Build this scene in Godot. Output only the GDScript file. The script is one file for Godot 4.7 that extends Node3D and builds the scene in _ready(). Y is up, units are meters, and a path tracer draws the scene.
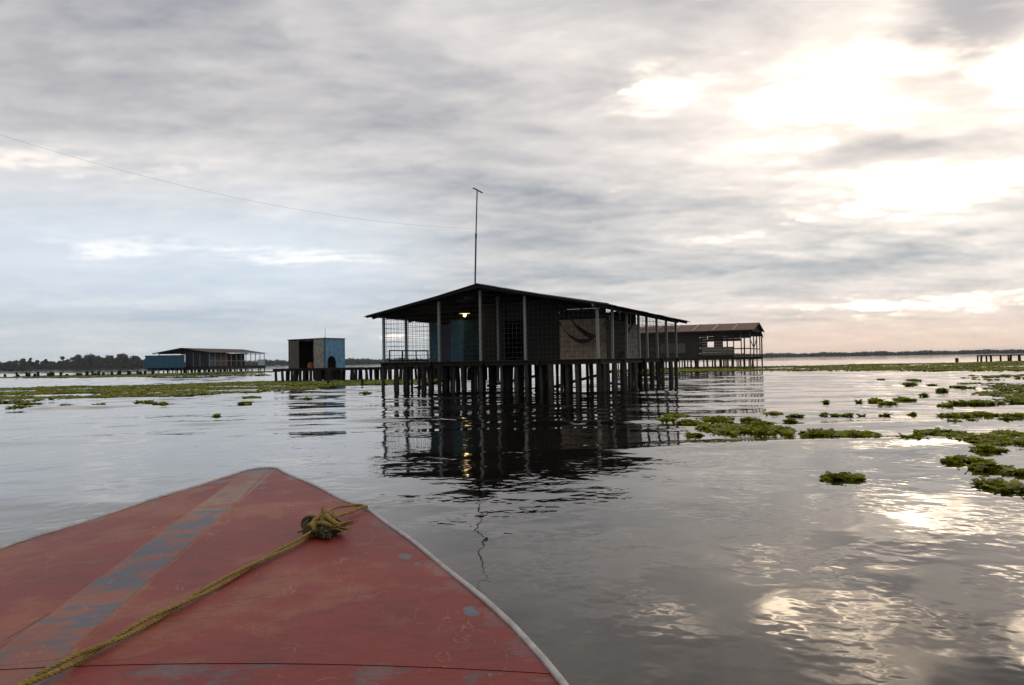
extends Node3D

var rng := RandomNumberGenerator.new()
var taken := {}
var M := {}

# ------------------------------------------------------------------ helpers
func numbered(called: String) -> String:
	if not taken.has(called):
		taken[called] = 0
		return called
	taken[called] += 1
	return "%s_%03d" % [called, taken[called]]

func tag(o: Node, label := "", category := "", group := "", kind := "") -> void:
	if label: o.set_meta("label", label)
	if category: o.set_meta("category", category)
	if group: o.set_meta("group", group)
	if kind: o.set_meta("kind", kind)

func thing(called: String, label: String, category: String, at := Vector3.ZERO, turn := 0.0, group := "") -> Node3D:
	var o := Node3D.new()
	o.name = numbered(called)
	add_child(o)
	o.position = at
	o.rotation.y = turn
	tag(o, label, category, group)
	return o

func mb() -> SurfaceTool:
	var st := SurfaceTool.new()
	st.begin(Mesh.PRIMITIVE_TRIANGLES)
	return st

func build(st: SurfaceTool, called: String, m: Material, parent: Node = null) -> MeshInstance3D:
	var o := MeshInstance3D.new()
	o.mesh = st.commit()
	o.material_override = m
	if parent == null:
		o.name = numbered(called)
		add_child(o)
	else:
		o.name = called
		parent.add_child(o, true)
	return o

func quad(st: SurfaceTool, a: Vector3, b: Vector3, c: Vector3, d: Vector3, n: Vector3) -> void:
	# corners in order round the face
	if (b - a).cross(c - a).dot(n) > 0.0:
		var t := b
		b = d
		d = t
	var p := [a, b, c, a, c, d]
	var w := [Vector2(0, 0), Vector2(1, 0), Vector2(1, 1), Vector2(0, 0), Vector2(1, 1), Vector2(0, 1)]
	for i in 6:
		st.set_normal(n)
		st.set_uv(w[i])
		st.add_vertex(p[i])

func face(st: SurfaceTool, p: Array, n: Array, uv := [], col := []) -> void:
	# one triangle, wound so that its front lies on the side of its normals
	var order := [0, 1, 2]
	if (p[1] - p[0]).cross(p[2] - p[0]).dot(n[0] + n[1] + n[2]) > 0.0:
		order = [0, 2, 1]
	for i in order:
		st.set_normal(n[i])
		st.set_uv(uv[i] if uv else Vector2.ZERO)
		if col: st.set_color(col[i])
		st.add_vertex(p[i])

func box(st: SurfaceTool, c: Vector3, s: Vector3, b := Basis()) -> void:
	var x := b.x * s.x * 0.5
	var y := b.y * s.y * 0.5
	var z := b.z * s.z * 0.5
	for k in [[x, y, z], [y, z, x], [z, x, y]]:
		for sg in [-1.0, 1.0]:
			var n: Vector3 = k[2] * sg
			quad(st, c + n - k[0] - k[1], c + n + k[0] - k[1], c + n + k[0] + k[1], c + n - k[0] + k[1], n.normalized())

func beam(st: SurfaceTool, a: Vector3, b: Vector3, w: float, h: float) -> void:
	var z := (b - a)
	var l := z.length()
	z = z / l
	var up := Vector3.UP if absf(z.y) < 0.95 else Vector3.RIGHT
	var x := up.cross(z).normalized()
	var y := z.cross(x)
	box(st, (a + b) * 0.5, Vector3(w, h, l), Basis(x, y, z))

func tube(st: SurfaceTool, pts: Array, radii: Array, sides := 6, caps := true) -> void:
	var rings := []
	var ref := Vector3.ZERO
	for i in pts.size():
		var p: Vector3 = pts[i]
		var d: Vector3 = (pts[mini(i + 1, pts.size() - 1)] - pts[maxi(i - 1, 0)]).normalized()
		if ref == Vector3.ZERO:
			ref = Vector3.UP if absf(d.y) < 0.9 else Vector3.RIGHT
		var x := ref.cross(d).normalized()
		var y := d.cross(x).normalized()
		ref = y
		var r: float = radii[mini(i, radii.size() - 1)]
		var ring := []
		for k in sides + 1:
			var t := TAU * k / sides
			var n := x * cos(t) + y * sin(t)
			ring.append([p + n * r, n])
		rings.append(ring)
	var l := 0.0
	for i in pts.size() - 1:
		var l2: float = l + (pts[i + 1] - pts[i]).length()
		for k in sides:
			var q := [rings[i][k], rings[i + 1][k], rings[i + 1][k + 1], rings[i][k], rings[i + 1][k + 1], rings[i][k + 1]]
			var uv := [Vector2(k, l), Vector2(k, l2), Vector2(k + 1, l2), Vector2(k, l), Vector2(k + 1, l2), Vector2(k + 1, l)]
			for j in [0, 3]:
				face(st, [q[j][0], q[j + 1][0], q[j + 2][0]], [q[j][1], q[j + 1][1], q[j + 2][1]], [uv[j], uv[j + 1], uv[j + 2]])
		l = l2
	if caps:
		for e in [0, pts.size() - 1]:
			var n2: Vector3 = (pts[0] - pts[1]).normalized() if e == 0 else (pts[e] - pts[e - 1]).normalized()
			for k in sides:
				var tri := [pts[e], rings[e][k][0], rings[e][k + 1][0]]
				face(st, tri, [n2, n2, n2])

func lin(c: Color) -> Color:
	return c.linear_to_srgb()

func smooth01(a: float, b: float, x: float) -> float:
	var t := clampf((x - a) / (b - a), 0.0, 1.0)
	return t * t * (3.0 - 2.0 * t)

func noise(sd: int, freq: float, oct := 4, kind := FastNoiseLite.TYPE_SIMPLEX_SMOOTH) -> FastNoiseLite:
	var n := FastNoiseLite.new()
	n.seed = sd
	n.noise_type = kind
	n.frequency = freq
	n.fractal_type = FastNoiseLite.FRACTAL_FBM
	n.fractal_octaves = oct
	return n

# a tile of colour: noise mapped over a ramp of linear colours
func tile(sd: int, freq: float, ramp: Array, size := 256, oct := 5) -> ImageTexture:
	var g := noise(sd, freq, oct).get_seamless_image(size, size).get_data()
	var data := PackedByteArray()
	data.resize(size * size * 3)
	var lut := []
	for i in 256:
		var t := i / 255.0 * (ramp.size() - 1)
		var k := mini(int(t), ramp.size() - 2)
		lut.append(lin((ramp[k] as Color).lerp(ramp[k + 1], t - k)))
	for i in size * size:
		var c: Color = lut[g[i]]
		data[i * 3] = int(c.r * 255.0)
		data[i * 3 + 1] = int(c.g * 255.0)
		data[i * 3 + 2] = int(c.b * 255.0)
	return ImageTexture.create_from_image(Image.create_from_data(size, size, false, Image.FORMAT_RGB8, data))

func mat(tex: Texture2D, scale: Vector3, rough: float, metal := 0.0) -> StandardMaterial3D:
	var m := StandardMaterial3D.new()
	m.albedo_texture = tex
	m.uv1_triplanar = true
	m.uv1_scale = scale
	m.roughness = rough
	m.metallic = metal
	return m

func plain(c: Color, rough: float, metal := 0.0) -> StandardMaterial3D:
	var m := StandardMaterial3D.new()
	m.albedo_color = lin(c)
	m.roughness = rough
	m.metallic = metal
	return m

# ------------------------------------------------------------------ sky
var cn1: FastNoiseLite
var cn2: FastNoiseLite
var cn3: FastNoiseLite
# breaks in the cloud: azimuth, elevation, half width, half height (degrees), strength
const GAPS := [
	[22.6, 18.0, 5.2, 2.6, 2.6], [26.6, 18.6, 3.6, 2.6, 2.6], [23.5, 15.8, 4.5, 1.6, 1.6], [29.5, 10.6, 7.4, 1.25, 2.3], [33.8, 16.8, 2.6, 2.2, 2.6], [11.0, 18.9, 4.6, 1.6, 0.9],
	[20.2, 9.4, 1.9, 0.7, 1.2], [30.0, 3.3, 8.0, 0.65, 1.1], [13.8, 25.4, 2.6, 0.8, 0.7], [30.0, 23.6, 4.0, 1.4, 2.2], [26.0, 11.9, 4.0, 0.7, 1.1],
	[-28.6, 13.0, 7.0, 1.1, 0.13], [-15.8, 7.6, 6.5, 0.8, 0.15], [-25.0, 7.9, 5.5, 0.85, 0.1], [-7.8, 1.9, 2.6, 0.3, 0.4], [39.0, 12.0, 4.0, 2.0, 2.0], [41.0, 20.0, 5.0, 2.4, 2.0], [21.0, 29.0, 6.0, 2.0, 1.2], [36.0, 30.0, 6.0, 3.0, 1.8]]
# heavier cloud: the same, and how much darker
const HEAVY := [[30.0, 20.0, 3.6, 2.8, 0.33], [23.8, 13.1, 5.0, 0.8, 0.22], [-3.0, 10.2, 12.0, 2.8, 0.11], [-25.0, 3.4, 8.0, 0.75, 0.2], [-29.0, 20.5, 12.0, 6.0, 0.17], [-2.0, 19.0, 9.0, 5.0, 0.08], [22.0, 6.3, 11.0, 1.5, 0.12], [-10.0, 5.2, 7.0, 0.8, 0.1], [-16.0, 10.2, 5.0, 1.2, 0.1]]

func sky_at(az: float, el: float, gaps: Array, heavy: Array) -> Color:
	var a := deg_to_rad(az)
	var e := deg_to_rad(maxf(el, 0.0))
	var k := 1.0 / (sin(e) + 0.10)
	var px := sin(a) * cos(e) * k
	var pz := cos(a) * cos(e) * k
	# one layer of cloud seen in perspective: broad masses, rolls and wisps
	var w1 := cn3.get_noise_2d(px * 1.3 + 9.0, pz * 1.3)
	var n1 := cn1.get_noise_2d(px * 0.9 + w1 * 0.35, pz * 1.5 + w1 * 0.3)
	var n2 := cn2.get_noise_2d(px * 1.7 + n1 * 0.5, pz * 3.0 - w1 * 0.5)
	var n3 := cn2.get_noise_3d(px * 5.0, pz * 8.0, 4.0)
	var n4 := cn2.get_noise_3d(px * 13.0 + n2, pz * 19.0, 9.0)
	var t := 0.49 + 0.38 * n1 + 0.27 * n2 + 0.15 * n3 + 0.07 * n4
	# thinner cloud low on the left
	t += 0.38 * exp(-pow((el - 10.0) / 5.0, 2.0)) * smooth01(0.0, -14.0, az)
	var hv := 0.0
	for h in heavy:
		var q: float = pow((az - h[0] + n2 * 3.0) / h[2], 2.0) + pow((el - h[1] + n2 * h[3] * 0.8) / h[3], 2.0)
		if q < 8.0:
			t -= h[4] * exp(-q) * 2.0
			hv = maxf(hv, (h[4] - 0.15) * exp(-q) * 2.0)
	t = clampf(t, 0.0, 1.05)
	var shut := clampf(1.0 - 2.2 * hv, 0.0, 1.0)
	var c := Color(0.27, 0.315, 0.36).lerp(Color(0.285, 0.295, 0.335), smooth01(5.0, 18.0, el)).lerp(Color(0.73, 0.69, 0.66), t)
	c = c.lerp(Color(0.55, 0.65, 0.76), 0.7 * exp(-pow((el - 7.0) / 5.0, 2.0)) * smooth01(2.0, -16.0, az))
	# the sun stands behind the cloud on the right
	var sun := Vector3(sin(deg_to_rad(27.0)) * cos(0.26), sin(0.26), cos(deg_to_rad(27.0)) * cos(0.26))
	var d := Vector3(sin(a) * cos(e), sin(e), cos(a) * cos(e))
	var ang := rad_to_deg(acos(clampf(d.dot(sun), -1.0, 1.0)))
	var glow := exp(-pow(ang / 21.0, 2.0))
	c += Color(0.22, 0.17, 0.12) * glow * (0.35 + 0.65 * t)
	c += Color(0.17, 0.14, 0.10) * exp(-pow(ang / 12.0, 2.0)) * (0.3 + 0.7 * t)
	# thin air above the horizon: peach below the sun, pale grey blue elsewhere
	var low := exp(-pow(maxf(el, 0.0) / 3.0, 2.0))
	var warm := smooth01(-2.0, 22.0, az) * smooth01(95.0, 50.0, az)
	c = c.lerp(Color(0.50, 0.55, 0.58).lerp(Color(0.80, 0.58, 0.44), warm), low * (0.80 - 0.25 * absf(n2)))
	for g in gaps:
		if absf(az - g[0]) > 8.0 + 3.0 * g[2]:
			continue
		var dx: float = (az - g[0] + w1 * 3.2 + n2 * 1.6) / g[2]
		var dy: float = (el - g[1] + w1 * g[3] * 0.5 + n2 * g[3] * 0.45) / g[3]
		var q: float = dx * dx + dy * dy
		if q < 12.0:
			var v: float = smooth01(0.14, 1.30, exp(-q * 0.9) + 0.42 * n2 + 0.32 * n3 + 0.1 * n1 + 0.14 * n4)
			v *= 0.55 + 0.45 * smooth01(0.25, 0.9, t + n3)
			c += Color(1.0, 0.78, 0.55) * shut * 1.4 * g[4] * (1.5 * v * v + 0.035 * exp(-q * 0.35))
	# the side of the sky away from the sun is dimmer
	c *= lerpf(1.0, 0.72, smooth01(45.0, 140.0, ang))
	c.a = 1.0
	return c

func in_rows(count: int, row: Callable) -> void:
	# the rows of a picture or a grid do not depend on each other
	var id := WorkerThreadPool.add_group_task(row, count, -1, true)
	WorkerThreadPool.wait_for_group_task_completion(id)

func sky_window(full: int, x0: int, y0: int, ww: int, hh: int) -> Image:
	var rows := []
	rows.resize(hh)
	in_rows(hh, func(y: int) -> void:
		var el := 90.0 - (y0 + y + 0.5) / (full * 0.5) * 180.0
		var row := PackedFloat32Array()
		row.resize(ww * 3)
		if el < -1.0:
			row.fill(0.30)
		else:
			var gaps := GAPS.filter(func(g): return absf(el - g[1]) < g[3] * 5.0)
			var heavy := HEAVY.filter(func(g): return absf(el - g[1]) < g[3] * 4.0)
			for x in ww:
				var c := sky_at((x0 + x + 0.5) / full * 360.0 - 180.0, el, gaps, heavy)
				row[x * 3] = c.r
				row[x * 3 + 1] = c.g
				row[x * 3 + 2] = c.b
		rows[y] = row)
	var data := PackedByteArray()
	for row in rows:
		data.append_array(row.to_byte_array())
	return Image.create_from_data(ww, hh, false, Image.FORMAT_RGBF, data)

func make_sky() -> ImageTexture:
	cn1 = noise(11, 0.75, 5)
	cn2 = noise(23, 1.0, 5)
	cn3 = noise(37, 0.8, 3)
	var im := sky_window(512, 0, 0, 512, 256)
	im.resize(4096, 2048, Image.INTERPOLATE_CUBIC)
	# the same sky again, finer, where small wisps can be told apart
	var fine := sky_window(3072, 1200, 470, 672, 298)
	fine.resize(896, 397, Image.INTERPOLATE_CUBIC)
	im.blit_rect(fine, Rect2i(0, 0, 896, 397), Vector2i(1600, 627))
	# the panorama begins at the camera's north
	var turned := Image.create_empty(4096, 2048, false, Image.FORMAT_RGBF)
	turned.blit_rect(im, Rect2i(2048, 0, 2048, 2048), Vector2i(0, 0))
	turned.blit_rect(im, Rect2i(0, 0, 2048, 2048), Vector2i(2048, 0))
	return ImageTexture.create_from_image(turned)

# ------------------------------------------------------------------ water
var waves := []
var wake := []
var calm: FastNoiseLite

func make_waves() -> void:
	var r := RandomNumberGenerator.new()
	r.seed = 5
	# [wavelength, slope, spread of direction]
	for k in 26:
		var f := k / 25.0
		var lam := 5.5 * pow(0.30 / 5.5, f) * r.randf_range(0.85, 1.15)
		var slope := 0.0066 if lam > 1.0 else 0.0029
		var spread := 0.35 + 0.75 * f
		var th := r.randf_range(-spread, spread) + 0.12
		var kk := TAU / lam
		waves.append([sin(th) * kk, cos(th) * kk, slope / kk, r.randf() * TAU, lam])
	calm = noise(77, 0.09, 3)
	# where it crosses x = 0, its slant, half width, height, middle, half length
	wake = [[-10.5, -0.10, 0.6, 0.036, 5.2, 4.6], [-13.6, -0.06, 0.7, 0.014, -1.0, 9.0], [-17.0, 0.04, 0.9, 0.018, 2.0, 12.0], [-21.5, 0.02, 1.0, 0.018, -3.0, 14.0], [-8.4, 0.08, 0.5, 0.010, -4.5, 3.5], [-6.6, 0.12, 0.5, 0.009, -5.0, 3.0]]

func axis(inner: float, step: float, grow: float, outer: float) -> PackedFloat64Array:
	var a := PackedFloat64Array()
	var x := 0.0
	while x < inner:
		a.append(x)
		x += step
	var s := step
	while x < outer:
		a.append(x)
		s *= grow
		x += s
	a.append(outer)
	return a

func make_water() -> void:
	make_waves()
	var ax := axis(7.5, 0.075, 1.028, 3200.0)
	var xs := PackedFloat64Array()
	for i in range(ax.size() - 1, 0, -1):
		xs.append(-ax[i])
	xs.append_array(ax)
	var zs := PackedFloat64Array()
	var back := axis(0.5, 0.3, 1.25, 300.0)
	for i in range(back.size() - 1, 0, -1):
		zs.append(back[i])
	for z in axis(16.0, 0.055, 1.012, 3200.0):
		zs.append(-z)
	var nx := xs.size()
	var nz := zs.size()
	var v := PackedVector3Array()
	var nn := PackedVector3Array()
	var uv := PackedVector2Array()
	var rows := []
	rows.resize(nz)
	in_rows(nz, func(j: int) -> void:
		var z := zs[j]
		var sz: float = absf(zs[mini(j + 1, nz - 1)] - z)
		var rv := PackedVector3Array()
		var rn := PackedVector3Array()
		var ru := PackedVector2Array()
		rv.resize(nx)
		rn.resize(nx)
		ru.resize(nx)
		var near := []
		for q in waves:
			var fz := clampf(2.0 - 4.0 * sz * absf(q[1]) / TAU, 0.0, 1.0)
			if fz > 0.0 and absf(z) < 400.0:
				near.append([q[0], q[1], q[2] * fz, q[3], q[4], absf(q[0]) * 4.0 / TAU])
		for i in nx:
			var x := xs[i]
			var sx: float = absf(xs[mini(i + 1, nx - 1)] - x)
			var y := 0.0
			var gx := 0.0
			var gz := 0.0
			if near and absf(x) < 200.0:
				var c := 0.17 + 0.25 * calm.get_noise_2d(x, z) + 1.2 * smooth01(-10.5, -17.0, z) + 0.9 * smooth01(-20.0, -29.0, z) + 0.5 * smooth01(-1.0, -5.0, x)
				var c2 := clampf(0.55 + 1.3 * calm.get_noise_2d(x * 0.7 + 40.0, z * 1.6), 0.12, 1.6) * (1.0 - 0.6 * exp(-pow((z + 7.8) / 2.2, 2.0) - pow((x - 1.0) / 4.0, 2.0)))
				for q in near:
					var fade := clampf(2.0 - sx * q[5], 0.0, 1.0)
					if fade <= 0.0:
						continue
					var am: float = q[2] * fade * (c if q[4] > 1.0 else c2)
					var ph: float = q[0] * x + q[1] * z + q[3]
					y += am * sin(ph)
					var cs := am * cos(ph)
					gx += cs * q[0]
					gz += cs * q[1]
			# long low rolls of the boat's own wake
			for q in wake:
				var u: float = (z - q[0] - q[1] * x) / q[2]
				if absf(u) < 3.0:
					var g: float = q[3] * exp(-u * u) * exp(-pow((x - q[4]) / q[5], 2.0))
					y += g
					gz += -2.0 * u / q[2] * g
					gx += 2.0 * u / q[2] * q[1] * g
			rv[i] = Vector3(x, y, z)
			rn[i] = Vector3(-gx, 1.0, -gz).normalized()
			ru[i] = Vector2(x, z) / 12.0
		rows[j] = [rv, rn, ru])
	for row in rows:
		v.append_array(row[0])
		nn.append_array(row[1])
		uv.append_array(row[2])
	var idx := PackedInt32Array()
	idx.resize((nx - 1) * (nz - 1) * 6)
	var p := 0
	for j in nz - 1:
		for i in nx - 1:
			var a := j * nx + i
			idx[p] = a
			idx[p + 1] = a + nx
			idx[p + 2] = a + 1
			idx[p + 3] = a + 1
			idx[p + 4] = a + nx
			idx[p + 5] = a + nx + 1
			p += 6
	var arr := []
	arr.resize(Mesh.ARRAY_MAX)
	arr[Mesh.ARRAY_VERTEX] = v
	arr[Mesh.ARRAY_NORMAL] = nn
	arr[Mesh.ARRAY_TEX_UV] = uv
	arr[Mesh.ARRAY_INDEX] = idx
	var mesh := ArrayMesh.new()
	mesh.add_surface_from_arrays(Mesh.PRIMITIVE_TRIANGLES, arr)
	var m := StandardMaterial3D.new()
	m.albedo_color = lin(Color(0.007, 0.006, 0.005))
	m.roughness = 0.03
	m.metallic_specular = 0.33
	# fine ripples, 12 m to the tile, as float relief
	var s := 1024
	var n1 := noise(91, 0.05, 3).get_seamless_image(s, s)
	var n2 := noise(92, 0.012, 2).get_seamless_image(s, s)
	n1.convert(Image.FORMAT_RF)
	n2.convert(Image.FORMAT_RF)
	var d1 := n1.get_data().to_float32_array()
	var d2 := n2.get_data().to_float32_array()
	var hd := PackedFloat32Array()
	hd.resize(s * s)
	for i in s * s:
		hd[i] = d1[i] * clampf(d2[i] * 2.4 - 0.7, 0.1, 1.0)
	var him := Image.create_from_data(s, s, false, Image.FORMAT_RF, hd.to_byte_array())
	# 8-bit noise is stepped: smooth it
	him.resize(512, 512, Image.INTERPOLATE_CUBIC)
	him.resize(1024, 1024, Image.INTERPOLATE_CUBIC)
	m.heightmap_enabled = true
	m.heightmap_texture = ImageTexture.create_from_image(him)
	m.heightmap_scale = 0.35
	var o := MeshInstance3D.new()
	o.mesh = mesh
	o.material_override = m
	o.name = numbered("water")
	add_child(o)
	tag(o, "dark calm lagoon water with low ripples", "water", "", "structure")

func water_y(x: float, z: float) -> float:
	return 0.0

# ------------------------------------------------------------------ materials
func make_materials() -> void:
	var grey_wood := tile(1, 0.02, [Color(0.020, 0.017, 0.013), Color(0.048, 0.042, 0.034), Color(0.095, 0.086, 0.074)])
	M.pile = mat(grey_wood, Vector3(3.0, 0.7, 3.0), 0.85)
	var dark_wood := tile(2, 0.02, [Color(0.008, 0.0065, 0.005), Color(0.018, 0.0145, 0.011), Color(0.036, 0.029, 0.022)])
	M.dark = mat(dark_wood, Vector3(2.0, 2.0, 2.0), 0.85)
	var plank := tile(3, 0.02, [Color(0.014, 0.011, 0.008), Color(0.035, 0.028, 0.022), Color(0.075, 0.064, 0.053)])
	M.plank = mat(plank, Vector3(0.5, 5.0, 5.0), 0.85)
	M.plank_up = mat(plank, Vector3(5.0, 0.5, 5.0), 0.85)
	var pale := tile(4, 0.02, [Color(0.05, 0.042, 0.032), Color(0.11, 0.098, 0.078), Color(0.19, 0.175, 0.15)])
	M.plank_pale = mat(pale, Vector3(0.5, 4.0, 4.0), 0.85)
	var post := tile(5, 0.025, [Color(0.15, 0.16, 0.14), Color(0.25, 0.27, 0.25), Color(0.36, 0.38, 0.36)])
	M.post = mat(post, Vector3(3.0, 0.8, 3.0), 0.6)
	var tan_ := tile(6, 0.018, [Color(0.22, 0.16, 0.11), Color(0.38, 0.285, 0.20), Color(0.46, 0.36, 0.27)])
	M.tan = mat(tan_, Vector3(0.6, 0.6, 0.6), 0.8)
	var blue := tile(7, 0.02, [Color(0.025, 0.065, 0.095), Color(0.035, 0.125, 0.19), Color(0.055, 0.17, 0.25)])
	M.blue = mat(blue, Vector3(0.7, 0.5, 0.7), 0.7)
	var sky_blue := tile(8, 0.02, [Color(0.07, 0.17, 0.27), Color(0.11, 0.27, 0.43), Color(0.17, 0.35, 0.50)])
	M.sky_blue = mat(sky_blue, Vector3(0.5, 0.3, 0.5), 0.7)
	var pale_blue := tile(9, 0.02, [Color(0.20, 0.30, 0.36), Color(0.30, 0.42, 0.48), Color(0.36, 0.48, 0.54)])
	M.pale_blue = mat(pale_blue, Vector3(0.5, 0.5, 0.5), 0.7)
	var chalk := tile(10, 0.02, [Color(0.13, 0.12, 0.10), Color(0.30, 0.28, 0.24), Color(0.42, 0.40, 0.35)])
	M.chalk = mat(chalk, Vector3(0.6, 0.4, 0.6), 0.85)
	var rust := tile(12, 0.02, [Color(0.07, 0.03, 0.02), Color(0.16, 0.072, 0.048), Color(0.24, 0.13, 0.095)])
	M.rust = mat(rust, Vector3(0.4, 0.4, 0.4), 0.7)
	var rust_pale := tile(13, 0.02, [Color(0.20, 0.14, 0.11), Color(0.33, 0.26, 0.22), Color(0.42, 0.36, 0.32)])
	M.rust_pale = mat(rust_pale, Vector3(0.6, 0.6, 0.6), 0.65)
	var tin := tile(14, 0.02, [Color(0.02, 0.016, 0.014), Color(0.045, 0.038, 0.033), Color(0.085, 0.077, 0.072)])
	M.tin = mat(tin, Vector3(0.5, 0.5, 0.5), 0.6, 0.2)
	M.wire = plain(Color(0.05, 0.047, 0.043), 0.8)
	M.steel = plain(Color(0.10, 0.10, 0.10), 0.5, 0.3)
	M.cable = plain(Color(0.05, 0.05, 0.05), 0.7)
	var cloth := tile(15, 0.05, [Color(0.03, 0.022, 0.025), Color(0.06, 0.045, 0.045), Color(0.10, 0.08, 0.07)])
	M.cloth = mat(cloth, Vector3(2, 2, 2), 0.95)
	M.orange = plain(Color(0.35, 0.12, 0.05), 0.8)
	M.curtain = mat(tile(16, 0.03, [Color(0.05, 0.055, 0.10), Color(0.09, 0.09, 0.15)], 128), Vector3(2, 1, 2), 0.95)
	M.slate = mat(tile(18, 0.03, [Color(0.012, 0.018, 0.026), Color(0.030, 0.042, 0.058)], 128), Vector3(1, 1, 1), 0.8)
	var leaf := StandardMaterial3D.new()
	leaf.vertex_color_use_as_albedo = true
	leaf.roughness = 0.42
	leaf.backlight_enabled = true
	leaf.backlight = Color(0.88, 0.95, 0.35)
	M.leaf = leaf
	var far := StandardMaterial3D.new()
	far.vertex_color_use_as_albedo = true
	far.roughness = 0.8
	M.far_leaf = far
	M.bark = mat(tile(17, 0.03, [Color(0.04, 0.03, 0.022), Color(0.09, 0.07, 0.05)], 128), Vector3(1, 1, 1), 0.9)

# ------------------------------------------------------------------ building parts
func planks_wall(parent: Node, called: String, m: Material, a: Vector3, b: Vector3, y0: float, y1: float, width: float, upright: bool, thick := 0.025, skip := []) -> void:
	# a wall of separate boards from a to b (plan points), between two heights
	var along := (b - a)
	var l := along.length()
	along /= l
	var out := Vector3.UP.cross(along)
	var n := maxi(1, roundi((l if upright else y1 - y0) / width))
	for i in n:
		var jit := rng.randf_range(-0.006, 0.006)
		var st := mb()
		if upright:
			var w := l / n
			var mid := (i + 0.5) * w
			var cut := false
			for s in skip:
				if mid > s[0] and mid < s[1]:
					cut = true
			if cut:
				continue
			var top := y1 + rng.randf_range(-0.03, 0.03)
			box(st, a + along * mid + out * jit + Vector3.UP * (y0 + top) * 0.5, Vector3(w - 0.008, top - y0, thick), Basis(along, Vector3.UP, -out))
		else:
			var w := (y1 - y0) / n
			var tilt := rng.randf_range(-0.004, 0.004)
			box(st, a + along * l * 0.5 + out * jit + Vector3.UP * (y0 + (i + 0.5) * w), Vector3(l + rng.randf_range(-0.05, 0.05), w - 0.008, thick), Basis(along, Vector3.UP, -out).rotated(out, tilt))
		build(st, called, m, parent)

func pile(parent: Node, called: String, m: Material, at: Vector3, y0: float, y1: float, r: float, lean := 0.03, sides := 8) -> void:
	var st := mb()
	var dx := rng.randf_range(-lean, lean)
	var dz := rng.randf_range(-lean, lean)
	var pts := []
	for k in 4:
		var t := k / 3.0
		pts.append(at + Vector3(dx * (1.0 - t) + rng.randf_range(-0.012, 0.012), lerpf(y0, y1, t), dz * (1.0 - t)))
	tube(st, pts, [r * 1.12, r * 1.05, r, r * 0.95], sides)
	build(st, called, m, parent)

func assembly(parent: Node, called: String) -> Node3D:
	var o := Node3D.new()
	o.name = called
	parent.add_child(o, true)
	return o

func bar(parent: Node, called: String, m: Material, a: Vector3, b: Vector3, w: float, h: float) -> MeshInstance3D:
	var st := mb()
	beam(st, a, b, w, h)
	return build(st, called, m, parent)

func wire_mesh(parent: Node, a: Vector3, b: Vector3, y0: float, ya: float, yb: float, cell := 0.2, r := 0.007) -> void:
	# welded wire panel between two posts; its top may slope
	var st := mb()
	var along := b - a
	var l := along.length()
	along /= l
	var n := int(l / cell)
	for i in range(1, n + 1):
		var t := i * l / (n + 1)
		var p := a + along * t
		tube(st, [p + Vector3.UP * y0, p + Vector3.UP * lerpf(ya, yb, t / l)], [r], 4, false)
	var y := y0 + cell * 0.5
	while y < maxf(ya, yb):
		var t0 := 0.0
		var t1 := 1.0
		if y > ya:
			t0 = (y - ya) / (yb - ya)
		if y > yb:
			t1 = (y - ya) / (yb - ya)
		if t1 - t0 > 0.05:
			tube(st, [a + along * l * t0 + Vector3.UP * y, a + along * l * (t0 + t1) * 0.5 + Vector3.UP * (y + rng.randf_range(-0.01, 0.01)), a + along * l * t1 + Vector3.UP * y], [r], 4, false)
		y += cell
	tag(build(st, "wire_mesh", M.wire, parent), "", "", "", "stuff")

func roof_slope(parent: Node, called: String, mats: Array, e0: Vector3, e1: Vector3, r0: Vector3, r1: Vector3, width: float, waves_per := 6, thick := 0.02) -> void:
	# corrugated sheets laid side by side from eave (e0..e1) to ridge (r0..r1)
	var n := maxi(1, roundi((e1 - e0).length() / width))
	for i in n:
		var st := mb()
		var steps := waves_per * 4
		var lift := rng.randf_range(0.0, 0.018)
		var over := rng.randf_range(-0.06, 0.06)
		var t0 := (i - 0.03) / n
		var t1 := (i + 1.03) / n
		var up := (e1 - e0).cross(r0 - e0).normalized()
		if up.y < 0.0:
			up = -up
		var rows := 3
		for k in steps:
			for j in rows:
				var c := []
				for q in [[k, j], [k + 1, j], [k + 1, j + 1], [k, j + 1]]:
					var t := lerpf(t0, t1, float(q[0]) / steps)
					var f := float(q[1]) / rows
					var e := e0.lerp(e1, t)
					var rr := r0.lerp(r1, t)
					e += (e - rr).normalized() * over
					var ph := TAU * waves_per * float(q[0]) / steps
					var p := e.lerp(rr, f) + up * (lift + 0.016 * sin(ph) - 0.05 * sin(PI * f) * (e0 - r0).length() / 8.0)
					c.append([p, (up - (e1 - e0).normalized() * cos(ph) * 0.45).normalized()])
				for tri in [[0, 1, 2], [0, 2, 3]]:
					face(st, [c[tri[0]][0], c[tri[1]][0], c[tri[2]][0]], [c[tri[0]][1], c[tri[1]][1], c[tri[2]][1]])
		build(st, called, mats[i % mats.size()], parent)

# ------------------------------------------------------------------ the big stilt house
const W := 10.1
const L := 11.2
const FLOOR := 1.24

func eave(t: float) -> float:
	return 3.30 - 0.02 * t

func roof_y(s: float, t: float) -> float:
	return lerpf(eave(t), 4.24, 1.0 - absf(s - W * 0.5) / (W * 0.5))

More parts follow.
